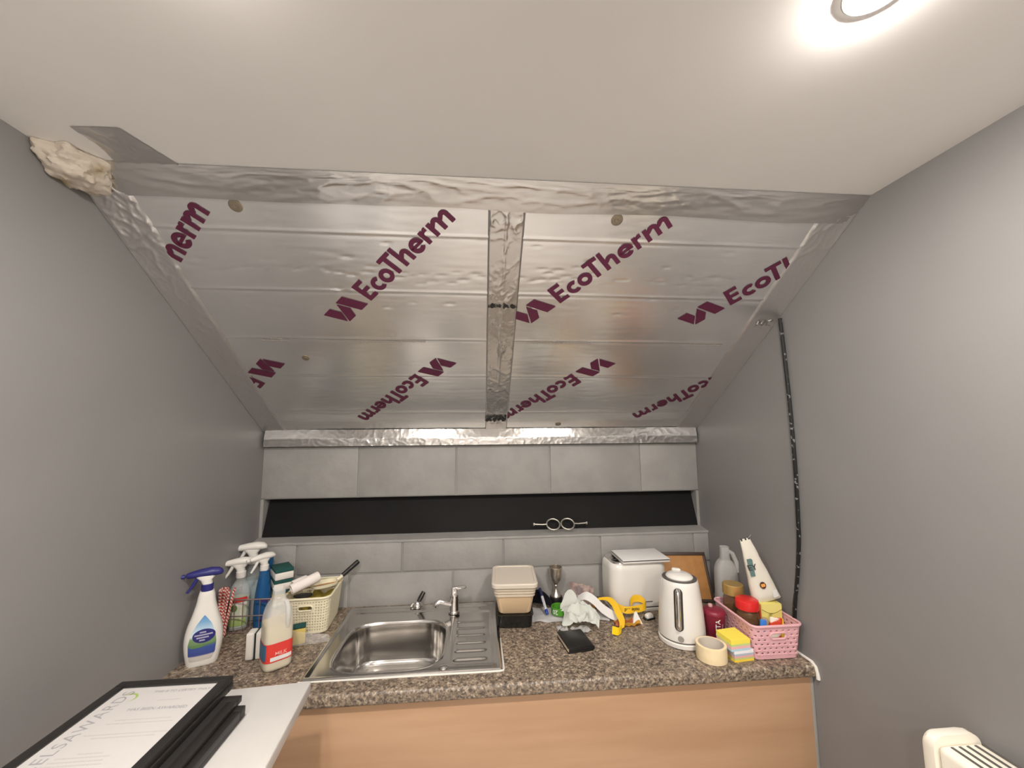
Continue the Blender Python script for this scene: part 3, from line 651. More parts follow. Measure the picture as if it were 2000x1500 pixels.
obj('lettering', glyphs('MILK', .016, lambda x, y: front_fn(pr, 4.2, .0014)(.004+x, .049+y), thick=.0002), mat('pale_pink_print', (240, 170, 164), .5), lb_, 0)
b = BM(); Rz = Matrix.Rotation(-PI/2, 4, 'Z'); patch(b, lambda x, z: Rz @ f2(x, z), [(.036, -.030, .036), (.084, -.030, .036)], 10); obj('side_panel', b, mat('milk_label_blue', (60, 104, 136), .5), lb_)
# pair of white sponges in front
for k, (x, y) in enumerate(((.214, -.362), (.243, -.357))):
    b = BM(); box(b, -.0125, .0125, -.022, .022, 0, .086, .006, 3)
    o = obj('melamine_sponge', b, M_SPONGE, None, 35, (x, y, H), (0, 0, math.radians(8)))
    tag(o, ('left', 'right')[k]+' one of two upright white sponges behind the milk bottle', 'sponge', 'white sponges by the milk')
b = BM(); box(b, -.0012, .0012, -.021, .021, 0, .083, .0004); tag(obj('divider_card', b, mat('dark_green_card', (44, 58, 54), .7), None, 35, (.2283, -.3595, H), (0, 0, math.radians(8))), 'dark card standing between the two white sponges', 'card')

# perforated baskets
def basket(t, a, b_, h, taper, r, step, m, hole_w, hole_z, pat):
    base = rrect(a, b_, r, 0, 8); P = [0]
    for p, q in zip(base, base[1:]+base[:1]): P.append(P[-1]+(q-p).length)
    n = int(P[-1]/step); ring = []
    for i in range(n):
        s = P[-1]*i/n; j = max(k for k in range(len(base)) if P[k] <= s); q = (s-P[j])/max(P[j+1]-P[j], 1e-9); ring.append(base[j].lerp(base[(j+1) % len(base)], q))
    nz = int(h/step); bm = BM(); vs = []
    for j in range(nz+1):
        z = h*j/nz; k = 1-taper*(1-z/h); vs.append([bm.verts.new((p.x*k, p.y*k, z)) for p in ring])
    for j in range(nz):
        z = h*(j+.5)/nz
        for i in range(n):
            p = (ring[i]+ring[(i+1) % n])/2
            if abs(p.x) < hole_w and abs(p.y) > b_*.7 and hole_z[0] < z < hole_z[1]: continue
            if 2 < j < nz-3 and pat(i, j) and not (abs(p.x) < hole_w+step*2 and abs(p.y) > b_*.7 and hole_z[0]-step*2 < z < hole_z[1]+step*2): continue
            bm.faces.new((vs[j][i], vs[j][(i+1) % n], vs[j+1][(i+1) % n], vs[j+1][i]))
    bm.faces.new(vs[0][::-1])
    o = obj('woven_wall', bm, m, t, 40); md = o.modifiers.new('thickness', 'SOLIDIFY'); md.thickness = .0022; md.offset = -1
    bm = BM(); tube(bm, [Vector((p.x*1.004, p.y*1.004, h)) for p in rrect(a, b_, r, 0, 8)], .0042, 8, True); obj('rim', bm, m, t)
    bm = BM()
    for s in (-1, 1):
        if s > 0 and hole_w < .001: continue
        cz = sum(hole_z)/2; hz = (hole_z[1]-hole_z[0])/2+step*.6; hw = hole_w+step*.6; pts = []
        for cx, t0 in ((hw-hz, -PI/2), (-hw+hz, PI/2)):
            for i in range(9): pts.append((cx+hz*math.cos(t0+PI*i/8), cz+hz*math.sin(t0+PI*i/8)))
        tube(bm, [(x, s*b_*(1-taper*(1-z/h))+s*.0006, z) for x, z in pts], .0026, 8, True)
    obj('handle_rim', bm, m, t)
t = thing('storage_basket', 'cream perforated plastic basket against the wall beside the sink', 'basket', (.326, -.130, H+.0024), math.radians(4))
basket(t, .086, .108, .130, .14, .03, .0034, M_CREAM, .024, (.088, .102), lambda i, j: (i % 3 == 0 and j % 3 == 0))
cb = Vector((.326, -.130, H))
b = BM(); sheet(b, 16, 16, lambda u, v: Vector((-.045+.09*u, -.06+.12*v, .075+.030*wig((u, v, 3), 3)+.02*v))); thicken(b, .006); tag(obj('cleaning_cloth', b, mat('mustard_cloth', (196, 178, 84), .85, bump=.5, bscale=200), None, 60, cb+Vector((.018, .0, .004))), 'mustard yellow cloth bunched inside the cream basket', 'cloth')
t = thing('oval_tray', 'pale scoop with black handle lying across the cream basket', 'scoop', cb+Vector((.03, .02, .130)), math.radians(35))
b = BM(); rings = [sell(.052*k, .034*k, 2.4, z, 28) for k, z in ((.80, .0), (.95, .004), (1.0, .016), (1.03, .016), (.97, .005), (.80, .0022))]; loft(b, rings, False, False); b.faces.new([b.verts.new(p) for p in sell(.042, .028, 2.4, .0012, 28)]); obj('scoop_bowl', b, M_CREAM, t)
b = BM(); tube(b, [(.050, 0, .014), (.064, 0, .022), (.072, 0, .028)], [.006, .006, .007], 10); obj('neck', b, M_CREAM, t)
b = BM(); tube(b, [(.070, 0, .027), (.100, 0, .047), (.130, 0, .067), (.136, 0, .071)], [.0085, .0095, .010, .008], 12); obj('handle', b, M_BLACK, t)
b = BM(); loft(b, [sell(.034*k, .018*k, 2, z, 28) for k, z in ((.9, 0), (1, .003), (.96, .007), (.7, .009))]); tag(obj('black_dish', b, M_BLACK, None, 35, cb+Vector((-.015, -.075, .130)), (0, 0, .15)), 'black oval dish under the white roll at the front of the cream basket', 'dish')
for k, (p0, p1, r_) in enumerate((((-.054, -.086, .161), (.022, -.020, .185), .0195), ((-.078, -.020, .153), (-.040, .022, .160), .0175))):
    b = BM(); a_, e_ = Vector(p0), Vector(p1); dq = (e_-a_).to_track_quat('Z', 'Y').to_matrix().to_4x4(); L_ = (e_-a_).length
    lathe(b, [(.008, .004), (.010, 0), (r_*.9, -.001), (r_, .002), (r_, L_-.003), (r_*.9, L_), (.008, L_-.004)], 22, M=Matrix.Translation(cb+a_) @ dq)
    tag(obj('paper_roll', b, mat('tissue_white', (234, 226, 220), .8, bump=.3, bscale=200)), ('long white roll lying on the cream basket', 'short white roll behind the long one on the cream basket')[k], 'roll', 'white rolls')
b = BM()
tube(b, [(cb.x-.086, cb.y-.05, H+.136), (cb.x-.05, cb.y-.02, H+.136), (cb.x+.03, cb.y+.03, H+.136), (cb.x+.086, cb.y+.055, H+.136)], .0022, 6)
tag(obj('skewer_stick', b, M_WOOD), 'thin stick lying across the cream basket under the rolls', 'stick')
# yellow packet and clear wrap between milk and basket
t = thing('sponge_packet', 'yellow sponge in clear wrapping between the milk bottle and the cream basket', 'packet', (.322, -.288, H), math.radians(20))
b = BM(); box(b, -.036, .036, -.016, .016, .001, .055, .005); obj('sponge', b, M_YSPONGE, t)
b = BM(); box(b, -.036, .036, -.0165, .0165, .056, .063, .002); obj('scourer', b, M_SCOUR, t)
b = BM(); sheet(b, 24, 14, lambda u, v: Vector((-.045+.16*u, -.022-.020*v*u, .002+.066*(1-v)*(1-.8*u)+.010*abs(wig((u*2, v*2, 1), 3))))); obj('wrapper', b, mat('clear_wrap', (240, 240, 240), .1, alpha=.22), t)

# ================================================================== CENTRE OF THE WORKTOP
t = thing('food_tub', 'stacked beige plastic food tubs with lid standing in a black tray', 'tub', (1.128, -.168, H), math.radians(-3))
b = BM(); loft(b, [rrect(.066*k, .088*k, .018, z) for k, z in ((.94, 0), (1, .004), (1.06, .046), (1.10, .048), (1.10, .050), (1.02, .050))]); obj('tray', b, mat('black_tray', (22, 21, 21), .15), t)
Mt = mat('beige_plastic', (214, 200, 180), .4, alpha=.85)
b = BM(); loft(b, [rrect(a, c, .02, z) for a, c, z in ((.060, .078, .051), (.063, .082, .055), (.075, .094, .118))], True, True); obj('lower_tub', b, mat('amber_contents', (206, 180, 146), .45), t)
b = BM()
for k in range(3): loft(b, [rrect(a, c, .02, z+.011*k) for a, c, z in ((.074+.002*k, .094+.002*k, .1185), (.079+.002*k, .099+.002*k, .120), (.079+.002*k, .099+.002*k, .127), (.076+.002*k, .096+.002*k, .129))])
obj('tub_rims', b, Mt, t)
b = BM(); loft(b, [rrect(a, c, .022, z) for a, c, z in ((.086, .106, .152), (.089, .109, .154), (.090, .110, .166), (.086, .106, .170), (.078, .098, .170), (.076, .096, .167))]); obj('lid', b, mat('lid_plastic', (208, 198, 184), .45), t)
t = thing('trophy_cup', 'small tarnished silver trophy cup on a black plinth against the wall', 'trophy', (1.326, -.042, H))
b = BM(); lathe(b, [(.0275, 0), (.0275, .024), (.026, .027), (.0001, .027)], 28); obj('plinth', b, M_BLACK, t)
b = BM(); lathe(b, [(.023, .0275), (.022, .031), (.017, .038), (.011, .047), (.007, .056), (.0055, .066), (.0075, .071), (.0055, .075), (.010, .079)], 28); obj('stem', b, M_SIL, t)
b = BM(); lathe(b, [(.006, .079), (.013, .083), (.021, .095), (.0255, .112), (.0275, .130), (.0285, .149), (.0275, .150), (.0262, .130), (.024, .112), (.019, .097), (.011, .087), (.0001, .085)], 32); obj('cup', b, M_SIL, t)
b = BM(); tube(b, [(.006, .026, .149), (.009, .028, .154), (.012, .026, .149)], .0014, 6); obj('finial', b, M_SIL, t)
# black pouch behind the tubs
b = BM()
def pouch(u, v):
    x = -.055+.11*u; w = math.sin(PI*u)**.6; return Vector((x, .004+.026*v+.012*wig((u, v, 1), 3), (.085-.05*u)*math.sin(PI*min(1, v*.9+.05))*w+.004))
sheet(b, 20, 14, pouch); thicken(b, .004)
tag(obj('black_pouch', b, mat('black_fabric', (22, 22, 30), .85), None, 60, (1.252, -.085, H), (0, 0, -.25)), 'black cloth pouch slumped between the food tubs and the trophy', 'pouch')
# papers
def paper(name, label, x, y, z, w, l, rz, m, lift=.012, seed=0, cat='paper', nz=18):
    b = BM(); sheet(b, nz, nz, lambda u, v: Vector(((u-.5)*w*(1+.08*wig((v*3, seed, 2), 2)), (v-.5)*l*(1+.1*wig((u*3, seed, 5), 2)), .002+lift*abs(wig((u*2, v*2, seed), 1.6))))); thicken(b, .0006)
    return tag(obj(name, b, m, None, 60, (x, y, z), (0, 0, rz)), label, cat)
paper('paper_sheet', 'white paper sheet lying under the green wristband and the pen', 1.275, -.165, H+.0005, .21, .13, -.1, M_SHEET, .010, 1)
paper('paper_sheet', 'white paper sheet under the crumpled tissue in front of the trophy', 1.42, -.170, H+.0005, .19, .10, -.25, M_SHEET, .010, 2)
t = thing('marker_pen', 'blue capped white pen leaning on the black pouch', 'pen', (1.262, -.170, H+.015), 0, None, (math.radians(-50), math.radians(-14), 0))
b = BM(); lathe(b, [(.0055, -.006), (.0065, -.004), (.0065, .010), (.0055, .012)], 16); obj('end_plug', b, mat('pen_blue', (44, 66, 150), .3), t)
b = BM(); lathe(b, [(.0058, .0121), (.0058, .068)], 16); obj('barrel', b, mat('pen_white', (206, 208, 214), .35), t)
b = BM(); lathe(b, [(.0064, .0681), (.0064, .100), (.005, .104)], 16); obj('cap', b, mat('pen_navy', (34, 40, 84), .3), t)
t = thing('wristband', 'green rubber wristband ring with white 20 print', 'wristband', (1.312, -.176, H+.0135), math.radians(-20))
b = BM(); lathe(b, [(.0305, 0), (.0325, .001), (.0325, .027), (.0305, .028), (.0290, .027), (.0290, .001), (.0305, 0)], 40, cap=False); obj('band', b, mat('band_green', (74, 140, 40), .45), t)
obj('lettering', glyphs('20', .024, lambda x, y: Vector((.0329*math.sin(-(x)/.0329-.35), -.0329*math.cos(-(x)/.0329-.35), .0225-y)), thick=.0004), M_PAPER, t, 0)
# crumpled tissue
b = BM()
def tissue(u, v):
    x, y = (u-.5)*2, (v-.5)*2; p = Vector((u*2.2, v*2.2, 5))
    e = 1+.35*noise.noise(Vector((math.atan2(y, x)*1.2, 0, 2)))
    h = .028*math.exp(-(x*x+y*y)*.9)+.068*math.exp(-((x+.6)**2+(y-.6)**2)*6)+.030*(1-abs(noise.noise(p)))**4*(1.1-.5*(x*x+y*y))+.012*(1-abs(noise.noise(p*2.3)))**4
    return Vector((.066*x*e+.012*noise.noise(p*1.5), .068*y*e+.012*noise.noise(p*1.5+Vector((7, 0, 0))), max(.001, h-.006)))
sheet(b, 56, 56, tissue); thicken(b, .0008)
tag(obj('crumpled_tissue', b, mat('greenish_tissue', (244, 247, 241), .8), None, 50, (1.385, -.232, H+.0125), (0, 0, -.2)), 'crumpled pale green tissue in front of the trophy', 'tissue')
b = BM(); sheet(b, 10, 8, lambda u, v: Vector((-.02+.04*u, -.015+.035*v, .002+.02*abs(wig((u, v, 4), 3))))); thicken(b, .0008); tag(obj('tissue_scrap', b, M_PAPER, None, 60, (1.302, -.285, H+.0005)), 'torn white scrap beside the black wallet', 'paper')
b = BM(); sheet(b, 12, 10, lambda u, v: Vector((-.035+.07*u, -.025+.05*v, .003+.014*abs(wig((u, v, 9), 3))))); thicken(b, .0008); tag(obj('tissue_scrap', b, M_PAPER, None, 60, (1.372, -.300, H+.0005), (0, 0, .3)), 'flat white paper edge behind the black wallet', 'paper')
# wallet
t = thing('wallet', 'black leather wallet lying open edged on the worktop', 'wallet', (1.325, -.384, H+.0005), math.radians(8))
ML = mat('black_leather', (24, 23, 23), .35, bump=.2, bscale=300)
for nm, z0, z1 in (('lower_cover', 0, .004), ('upper_cover', .0150, .0190)):
    b = BM(); box(b, -.046, .046, -.060, .056, z0, z1, .0018); obj(nm, b, ML, t)
b = BM(); box(b, -.0450, .043, -.056, .052, .0042, .0148, .001); obj('cards', b, mat('card_edges', (206, 190, 168), .6, var=.2, vscale=200), t)
b = BM(); tube(b, [(.044, -.058, .0095), (.0445, 0, .0095), (.044, .054, .0095)], .0082, 10); obj('spine', b, ML, t)
b = BM(); box(b, -.043, .043, -.0605, -.057, .0036, .0155, .001); obj('front_fold', b, ML, t)
# receipts, notes, lanyard
def band(name, label, pts, across, w, m, cat):
    P_ = [Vector(p) for p in smooth_prof(pts, 6)]; b = BM(); ribbon(b, P_, across, w); return tag(obj(name, b, m, None, 60), label, cat)
ux = Vector((.55, .8, .25)); uz = Vector((0, 0, 1))
band('receipt', 'long curled white receipt arching over the papers', [(1.395, -.145, H+.050), (1.425, -.165, H+.072), (1.455, -.185, H+.062), (1.485, -.205, H+.036), (1.520, -.225, H+.018), (1.555, -.236, H+.012)], lambda i: Vector((.45, .75, .45)), .040, M_PAPER, 'receipt')
t = thing('banknote', 'creased banknote propped up beside the trophy', 'banknote', (1.432, -.085, H+.0005), math.radians(-12))
b = BM(); sheet(b, 14, 8, lambda u, v: Vector((-.052+.104*u, .012*v+.010*wig((u, 0, 0), 4), .040+.055*v-.020*u-.010*abs(u-.55)+.006*wig((u, v, 3), 4)))); thicken(b, .0006); obj('note', b, mat('note_paper', (220, 200, 190), .7, rgb2=(176, 150, 146), vscale=40, ramp=(.4, .55)), t)
b = BM(); sheet(b, 8, 8, lambda u, v: Vector((-.028+.03*u, .012*(.2+.6*v)+.010*wig(((.23+.29*u), 0, 0), 4)-.0016, .040+.055*(.15+.7*v)-.020*(.23+.29*u)-.010*abs(.23+.29*u-.55)+.006*wig((.23+.29*u, .15+.7*v, 3), 4))), lambda u, v: (u-.5)**2+(v-.5)**2 < .2); obj('portrait', b, mat('note_grey', (132, 120, 122), .7), t)
b = BM(); sheet(b, 12, 6, lambda u, v: Vector((-.055+.12*u, -.012+.012*v, .001+.042*v-.012*u*v))); thicken(b, .0006); obj('lower_fold', b, mat('note_brown', (186, 160, 138), .7, var=.25, vscale=50), t)
paper('flyer', 'orange and pink printed flyer tucked under the banknote', 1.455, -.130, H+.014, .12, .06, -.4, mat('flyer_print', (226, 168, 90), .6, rgb2=(222, 200, 192), vscale=20, ramp=(.42, .5)), .02, 4, 'flyer')
t = thing('lanyard', 'yellow printed lanyard looping over the papers beside the toaster', 'lanyard')
P_ = [Vector(p) for p in smooth_prof([(1.478, -.150, H+.050), (1.520, -.165, H+.056), (1.535, -.200, H+.050), (1.535, -.245, H+.038), (1.535, -.290, H+.024), (1.520, -.325, H+.013)], 6)]
b = BM(); ribbon(b, P_, lambda i: Vector((.9, .25, .3)), .026); obj('strap', b, M_YEL, t, 60)
P_ = [Vector(p) for p in smooth_prof([(1.520, -.325, H+.013), (1.500, -.345, H+.014), (1.475, -.352, H+.024)], 6)]
b = BM(); ribbon(b, P_, lambda i: Vector((.3, .5, .8)), .026); obj('strap_end', b, mat('bright_yellow', (246, 206, 20), .5), t, 60)
P_ = [Vector(p) for p in smooth_prof([(1.535, -.180, H+.040), (1.575, -.212, H+.030), (1.620, -.212, H+.030), (1.660, -.205, H+.034), (1.672, -.190, H+.042), (1.655, -.180, H+.056), (1.625, -.182, H+.058), (1.608, -.192, H+.046)], 7)]
b = BM(); ribbon(b, P_, lambda i: Vector((.0, .15, 1)), .026); l_ = obj('printed_strap', b, M_YEL, t, 60)
obj('lettering', glyphs('nole Ind', .019, lambda x, y: Vector((1.605-x, -.2145, H+.036-y)), thick=.0003), M_BLACK, l_, 0)
paper('snack_wrapper', 'yellow and red snack wrapper lying in front of the toaster', 1.565, -.262, H+.0005, .10, .055, -.1, mat('wrapper_print', (236, 186, 70), .4, rgb2=(206, 120, 84), vscale=18, ramp=(.44, .5)), .022, 6, 'wrapper')
b = BM(); loft(b, [[Vector(p) for p in ((-.018, -.012, 0), (.02, -.016, 0), (.016, .014, 0), (-.014, .012, 0))], [Vector(p) for p in ((-.006, .002, .038), (.003, .001, .040), (.004, .006, .039), (-.004, .006, .038))]]); tag(obj('folded_napkin', b, M_PAPER, None, 0, (1.604, -.258, H+.0005)), 'small peaked white paper fold beside the snack wrapper', 'paper')
t = thing('key_fob', 'black and white key fob on the worktop near the kettle', 'key fob', (1.668, -.232, H+.0005), .3)
b = BM(); loft(b, [rrect(.026*k, .014*k, .01, z) for k, z in ((.95, 0), (1, .003), (.95, .006))]); obj('fob_base', b, M_BLACK, t)
b = BM(); loft(b, [rrect(.017*k, .010*k, .006, z) for k, z in ((1, .0062), (1, .014), (.7, .020))]); obj('fob_top', b, M_WHITEG, t)

# ---- toaster with a notebook on top
t = thing('toaster', 'white toaster with chrome top rim standing against the block wall', 'toaster', (1.662, -.092, H), math.radians(3))
b = BM(); loft(b, [rrect(.120, .076, .045, 0, 8), rrect(.124, .078, .046, .004, 8), rrect(.124, .078, .046, .014, 8)]); obj('foot_band', b, M_WHITEG, t)
b = BM(); loft(b, [rrect(.121, .075, .044, .0142, 8), rrect(.121, .075, .044, .0185, 8)]); obj('gap_line', b, M_DARKGAP, t)
b = BM(); loft(b, [rrect(a, c, .048, z, 8) for a, c, z in ((.124, .078, .019), (.1265, .080, .024), (.127, .0805, .10), (.126, .080, .165), (.123, .077, .184), (.117, .071, .192), (.113, .067, .194))]); obj('shell', b, M_WHITEG, t)
b = BM(); loft(b, [rrect(a, c, .040, z, 8) for a, c, z in ((.116, .070, .1905), (.115, .069, .1962), (.108, .062, .1970), (.104, .058, .1945))]); obj('top_plate', b, M_CHROME, t)
for s in (-1, 1):
    b = BM(); box(b, -.080, .080, s*.026-.013, s*.026+.013, .1946, .1958, .0004); obj('bread_slot', b, M_DARKGAP, t)
b = BM(); box(b, .012, .046, -.0818, -.0803, .0385, .0415, .0003); obj('badge', b, M_GREYP, t)
t = thing('notebook', 'white covered notebook lying on top of the toaster', 'notebook', (1.688, -.110, H+.1974), math.radians(4), None, (math.radians(1), 0, math.radians(2)))
b = BM(); box(b, -.104, .104, -.068, .072, 0, .0075, .002); obj('lower_pages', b, mat('notebook_grey', (214, 210, 206), .6), t)
b = BM(); box(b, -.102, .103, -.066, .072, .0076, .0112, .001); obj('black_band', b, M_BLACK, t)
b = BM(); box(b, -.104, .104, -.068, .072, .0113, .0150, .0015); obj('cover', b, M_PAPER, t)
b = BM()
for k in range(12): tube(b, [(-.104+.002*math.cos(a)*3, -.056+.0105*k, .0075+.0085*math.sin(a)) for a in [2*PI*i/10 for i in range(10)]], .0007, 5, True)
obj('spiral', b, M_CHROME, t)

# ---- kettle
t = thing('kettle', 'white electric kettle with chrome handle and dark lid ring', 'kettle', (1.722, -.392, H), math.radians(-32))
b = BM(); lathe(b, [(.076, 0), (.081, .002), (.082, .014), (.079, .017)], 48); obj('power_base', b, M_WHITEG, t)
b = BM(); lathe(b, [(.0765, .0172), (.0765, .0205)], 48); obj('gap_ring', b, M_GREYP, t)
KP = [(.0775, .0208), (.080, .024), (.0800, .050), (.0765, .10), (.0715, .15), (.0660, .195), (.0635, .209), (.0610, .213), (.0575, .2135)]
b = BM(); lathe(b, KP, 56); obj('kettle_body', b, M_WHITEG, t)
b = BM(); lathe(b, [(.0600, .2137), (.0600, .2165), (.0520, .2175), (.044, .2165)], 48); obj('lid_ring', b, M_GREYP, t)
b = BM(); lathe(b, [(.0470, .2167), (.0475, .220), (.042, .2265), (.028, .2315), (.0001, .233)], 40); ld = obj('lid', b, M_WHITEG, t)
b = BM(); loft(b, [sell(.016*k, .006*k, 2, z, 20, (-.012, .026)) for k, z in ((1, .228), (1, .2345), (.8, .238))]); obj('lid_tab', b, M_WHITEG, ld)
def kr(z):
    for (r1, z1), (r2, z2) in zip(KP, KP[1:]):
        if z1 <= z <= z2: return r1+(r2-r1)*(z-z1)/(z2-z1)
    return KP[-1][0]
def kface(x, z, off): r_ = kr(z)+off; return Vector((r_*math.sin(x/r_), -r_*math.cos(x/r_), z))
def capsule(cx, z0, z1, hw, n=10): return [(z0+hw*(1-math.cos(a)), cx-hw*math.sin(a), cx+hw*math.sin(a)) for a in [PI/2*i/n+.02 for i in range(n)]]+[(z1-hw*(1-math.cos(a)), cx-hw*math.sin(a), cx+hw*math.sin(a)) for a in [PI/2-PI/2*i/n+.02 for i in range(n)]]
b = BM(); patch(b, lambda x, z: kface(x, z, .0015), capsule(.0, .060, .198, .0150), 10); thicken(b, -.003); obj('handle_recess', b, M_GREYP, t)
b = BM(); ps = [(0, -(kr(z)+o), z) for z, o in ((.072, .000), (.076, .009), (.095, .012), (.135, .013), (.170, .012), (.184, .009), (.189, .000))]; tube(b, [Vector(p) for p in smooth_prof(ps, 5)], .0085, 14); obj('handle', b, M_CHROME, t)
b = BM(); Mk = Matrix.Translation((.004, -kr(.036)+.001, .036)) @ Matrix.Rotation(PI/2, 4, 'X'); lathe(b, [(.0100, 0), (.0100, .003), (.0085, .0036), (.0080, .0026), (.0001, .0026)], 24, M=Mk); obj('switch', b, mat('switch_silver', (176, 172, 166), .3, .5), t)

# framed board leaning on the wall behind the kettle
t = thing('framed_board', 'brown hardboard in a dark frame leaning behind the kettle', 'board', (1.908, -.108, H+.002), 0, None, (math.radians(-24), 0, math.radians(-6)))
b = BM(); box(b, -.098, .098, -.003, .003, .010, .192, .001); obj('hardboard', b, M_WOOD, t)
for a in ((-.108, .108, 0, .012), (-.108, .108, .190, .204)):
    b = BM(); box(b, a[0], a[1], -.008, .008, a[2], a[3], .002); obj('rail', b, mat('dark_wood', (66, 52, 44), .5), t)
for s in (-1, 1):
    b = BM(); box(b, s*.102-.006, s*.102+.006, -.008, .008, .0125, .1895, .002); obj('stile', b, MATS['dark_wood'], t)

# ================================================================== RIGHT CLUSTER
t = thing('tape_roll', 'roll of cream masking tape lying at the worktop front edge', 'tape roll', (1.758, -.518, H), 0)
b = BM(); lathe(b, [(.0455, 0), (.0475, .001), (.0480, .024), (.0475, .047), (.0455, .048), (.0405, .048), (.0405, 0), (.0455, 0)], 56, cap=False); obj('tape', b, mat('masking_tape', (236, 216, 176), .6, var=.04, vscale=30), t)
b = BM(); lathe(b, [(.0404, .0005), (.0404, .0475), (.0385, .0475), (.0385, .0005), (.0404, .0005)], 56, cap=False); obj('core', b, mat('card_core', (206, 196, 184), .7), t)
t = thing('sticky_notes', 'block of rainbow sticky notes with a yellow top beside the pink basket', 'sticky notes', (1.846, -.512, H), math.radians(6))
z = 0
for i, (c, th_) in enumerate((((238, 206, 70), .007), ((188, 200, 122), .005), ((222, 168, 160), .006), ((174, 182, 196), .007), ((232, 232, 236), .009), ((176, 206, 220), .007), ((232, 178, 180), .008), ((190, 208, 140), .006), ((240, 222, 88), .015))):
    dx = .004 if i < 5 else -.006; b = BM(); box(b, -.036+dx, .036+dx, -.036, .036, z, z+th_-.0002, .0004, 1)
    if i == 8:
        for v in b.verts:
            if v.co.x > 0 and v.co.z > z+.008: v.co.z += .002*math.sin(v.co.y*60)
    obj('note_pad', b, mat('note_%d' % i, c, .7), t); z += th_
t = thing('storage_basket', 'pink woven plastic basket full of jars and tea at the right wall', 'basket', (1.970, -.446, H+.0024), math.radians(0))
basket(t, .088, .114, .108, .12, .022, .0036, M_PINK, .026, (.068, .084), lambda i, j: (j % 4 == 1 and (i + (j//4)*3) % 6 < 2))
b = BM()
for s in (-1, 1):
    for j in range(5):
        for i in range(14):
            x = -.078+.012*i+(.006 if j % 2 else 0); zz = .012+.0145*j
            if abs(x) < .036 and zz > .052: continue
            if abs(x) > .072: continue
            y = s*.114*(1-.12*(1-zz/.108)); box(b, x-.0045, x+.0045, y-.0012, y+.0012, zz, zz+.0055, .0008, 1)
obj('weave', b, M_PINK, t)['kind'] = 'stuff'
def jar(loc, label, lid_m, lid_prof, h, r_):
    t = thing('coffee_jar', label, 'jar', loc)
    b = BM(); lathe(b, [(r_*.92, 0), (r_, .004), (r_, h*.78), (r_*.9, h*.9), (r_*.72, h)], 32); obj('jar', b, M_GLASS, t)
    b = BM(); lathe(b, [(r_*.9, .004), (r_*.95, .008), (r_*.95, h*.62)], 28); obj('coffee', b, M_COFFEE, t)
    b = BM(); lathe(b, lid_prof, 40); obj('lid', b, lid_m, t); return t
t = jar((1.924, -.474, H+.006), 'coffee jar with a domed red lid in the pink basket', M_RED, [(.034, .1265), (.037, .128), (.0385, .146), (.036, .156), (.030, .160), (.0001, .1605)], .130, .036)
b = BM(); lathe(b, [(.0362, .02), (.0362, .088)], 32, cap=False); obj('label', b, gradient('jar_label', [(0, (40, 30, 26)), (.45, (150, 60, 46)), (.55, (176, 160, 80)), (1, (70, 50, 40))], span=(.02, .088)), t)
t = jar((1.930, -.388, H+.006), 'tall coffee jar with a gold lid at the back of the pink basket', M_GOLD, [(.033, .142), (.0355, .143), (.0355, .176), (.033, .178), (.0001, .178)], .146, .0365)
t = thing('tea_box', 'yellow carton of tea bags standing in the pink basket', 'carton', (2.006, -.462, H+.006), math.radians(-3))
b = BM(); box(b, -.036, .038, -.024, .024, 0, .142, .002); obj('carton', b, mat('tea_yellow', (222, 208, 116), .5, rgb2=(160, 152, 86), vscale=24, ramp=(.36, .46)), t)
b = BM(); patch(b, lambda x, z: Vector((x, -.0246, z)), [(.112, -.024, .026), (.116, -.032, .034), (.124, -.035, .037), (.141, -.035, .037)], 8); obj('flap', b, mat('tea_flap', (228, 216, 130), .5), t)
b = BM(); tube(b, [(-.034+.07*i/12, -.0254, .124-.013*math.sin(PI*i/12)) for i in range(13)], .0008, 5); obj('flap_edge', b, mat('tea_olive', (120, 110, 50), .6), t)
b = BM(); box(b, -.0405, -.0362, -.022, .022, .004, .138, .001); obj('side_panel', b, mat('tea_red', (180, 70, 54), .5), t)
b = BM(); box(b, -.022, .022, -.004, .004, 0, .110, .003); tag(obj('sugar_packet', b, mat('sachet_red', (216, 74, 50), .5, rgb2=(238, 230, 214), vscale=26, ramp=(.46, .5)), None, 35, (1.985, -.512, H+.006), (0, math.radians(8), 0)), 'red and white sachet at the front of the pink basket', 'sachet')
b = BM(); box(b, -.014, .014, -.003, .003, 0, .104, .002); tag(obj('sachet', b, mat('sachet_yellow', (236, 212, 60), .5), None, 35, (2.020, -.512, H+.006), (0, math.radians(-5), 0)), 'yellow sachet showing through the pink basket handle hole', 'sachet')
b = BM(); box(b, -.010, .010, -.004, .004, 0, .112, .002); tag(obj('sachet', b, mat('sachet_blue', (60, 130, 216), .5), None, 35, (1.930, -.528, H+.006), (0, math.radians(6), 0)), 'small blue sachet in front of the red lidded jar', 'sachet')
b = BM(); lathe(b, [(.010, 0), (.012, .003), (.012, .104), (.009, .110), (.0001, .111)], 20); tag(obj('shaker', b, mat('clear_shaker', (176, 160, 152), .15, alpha=.6), None, 35, (1.955, -.516, H+.006)), 'smoky clear plastic tube between the red lidded jar and the tea carton', 'tube')
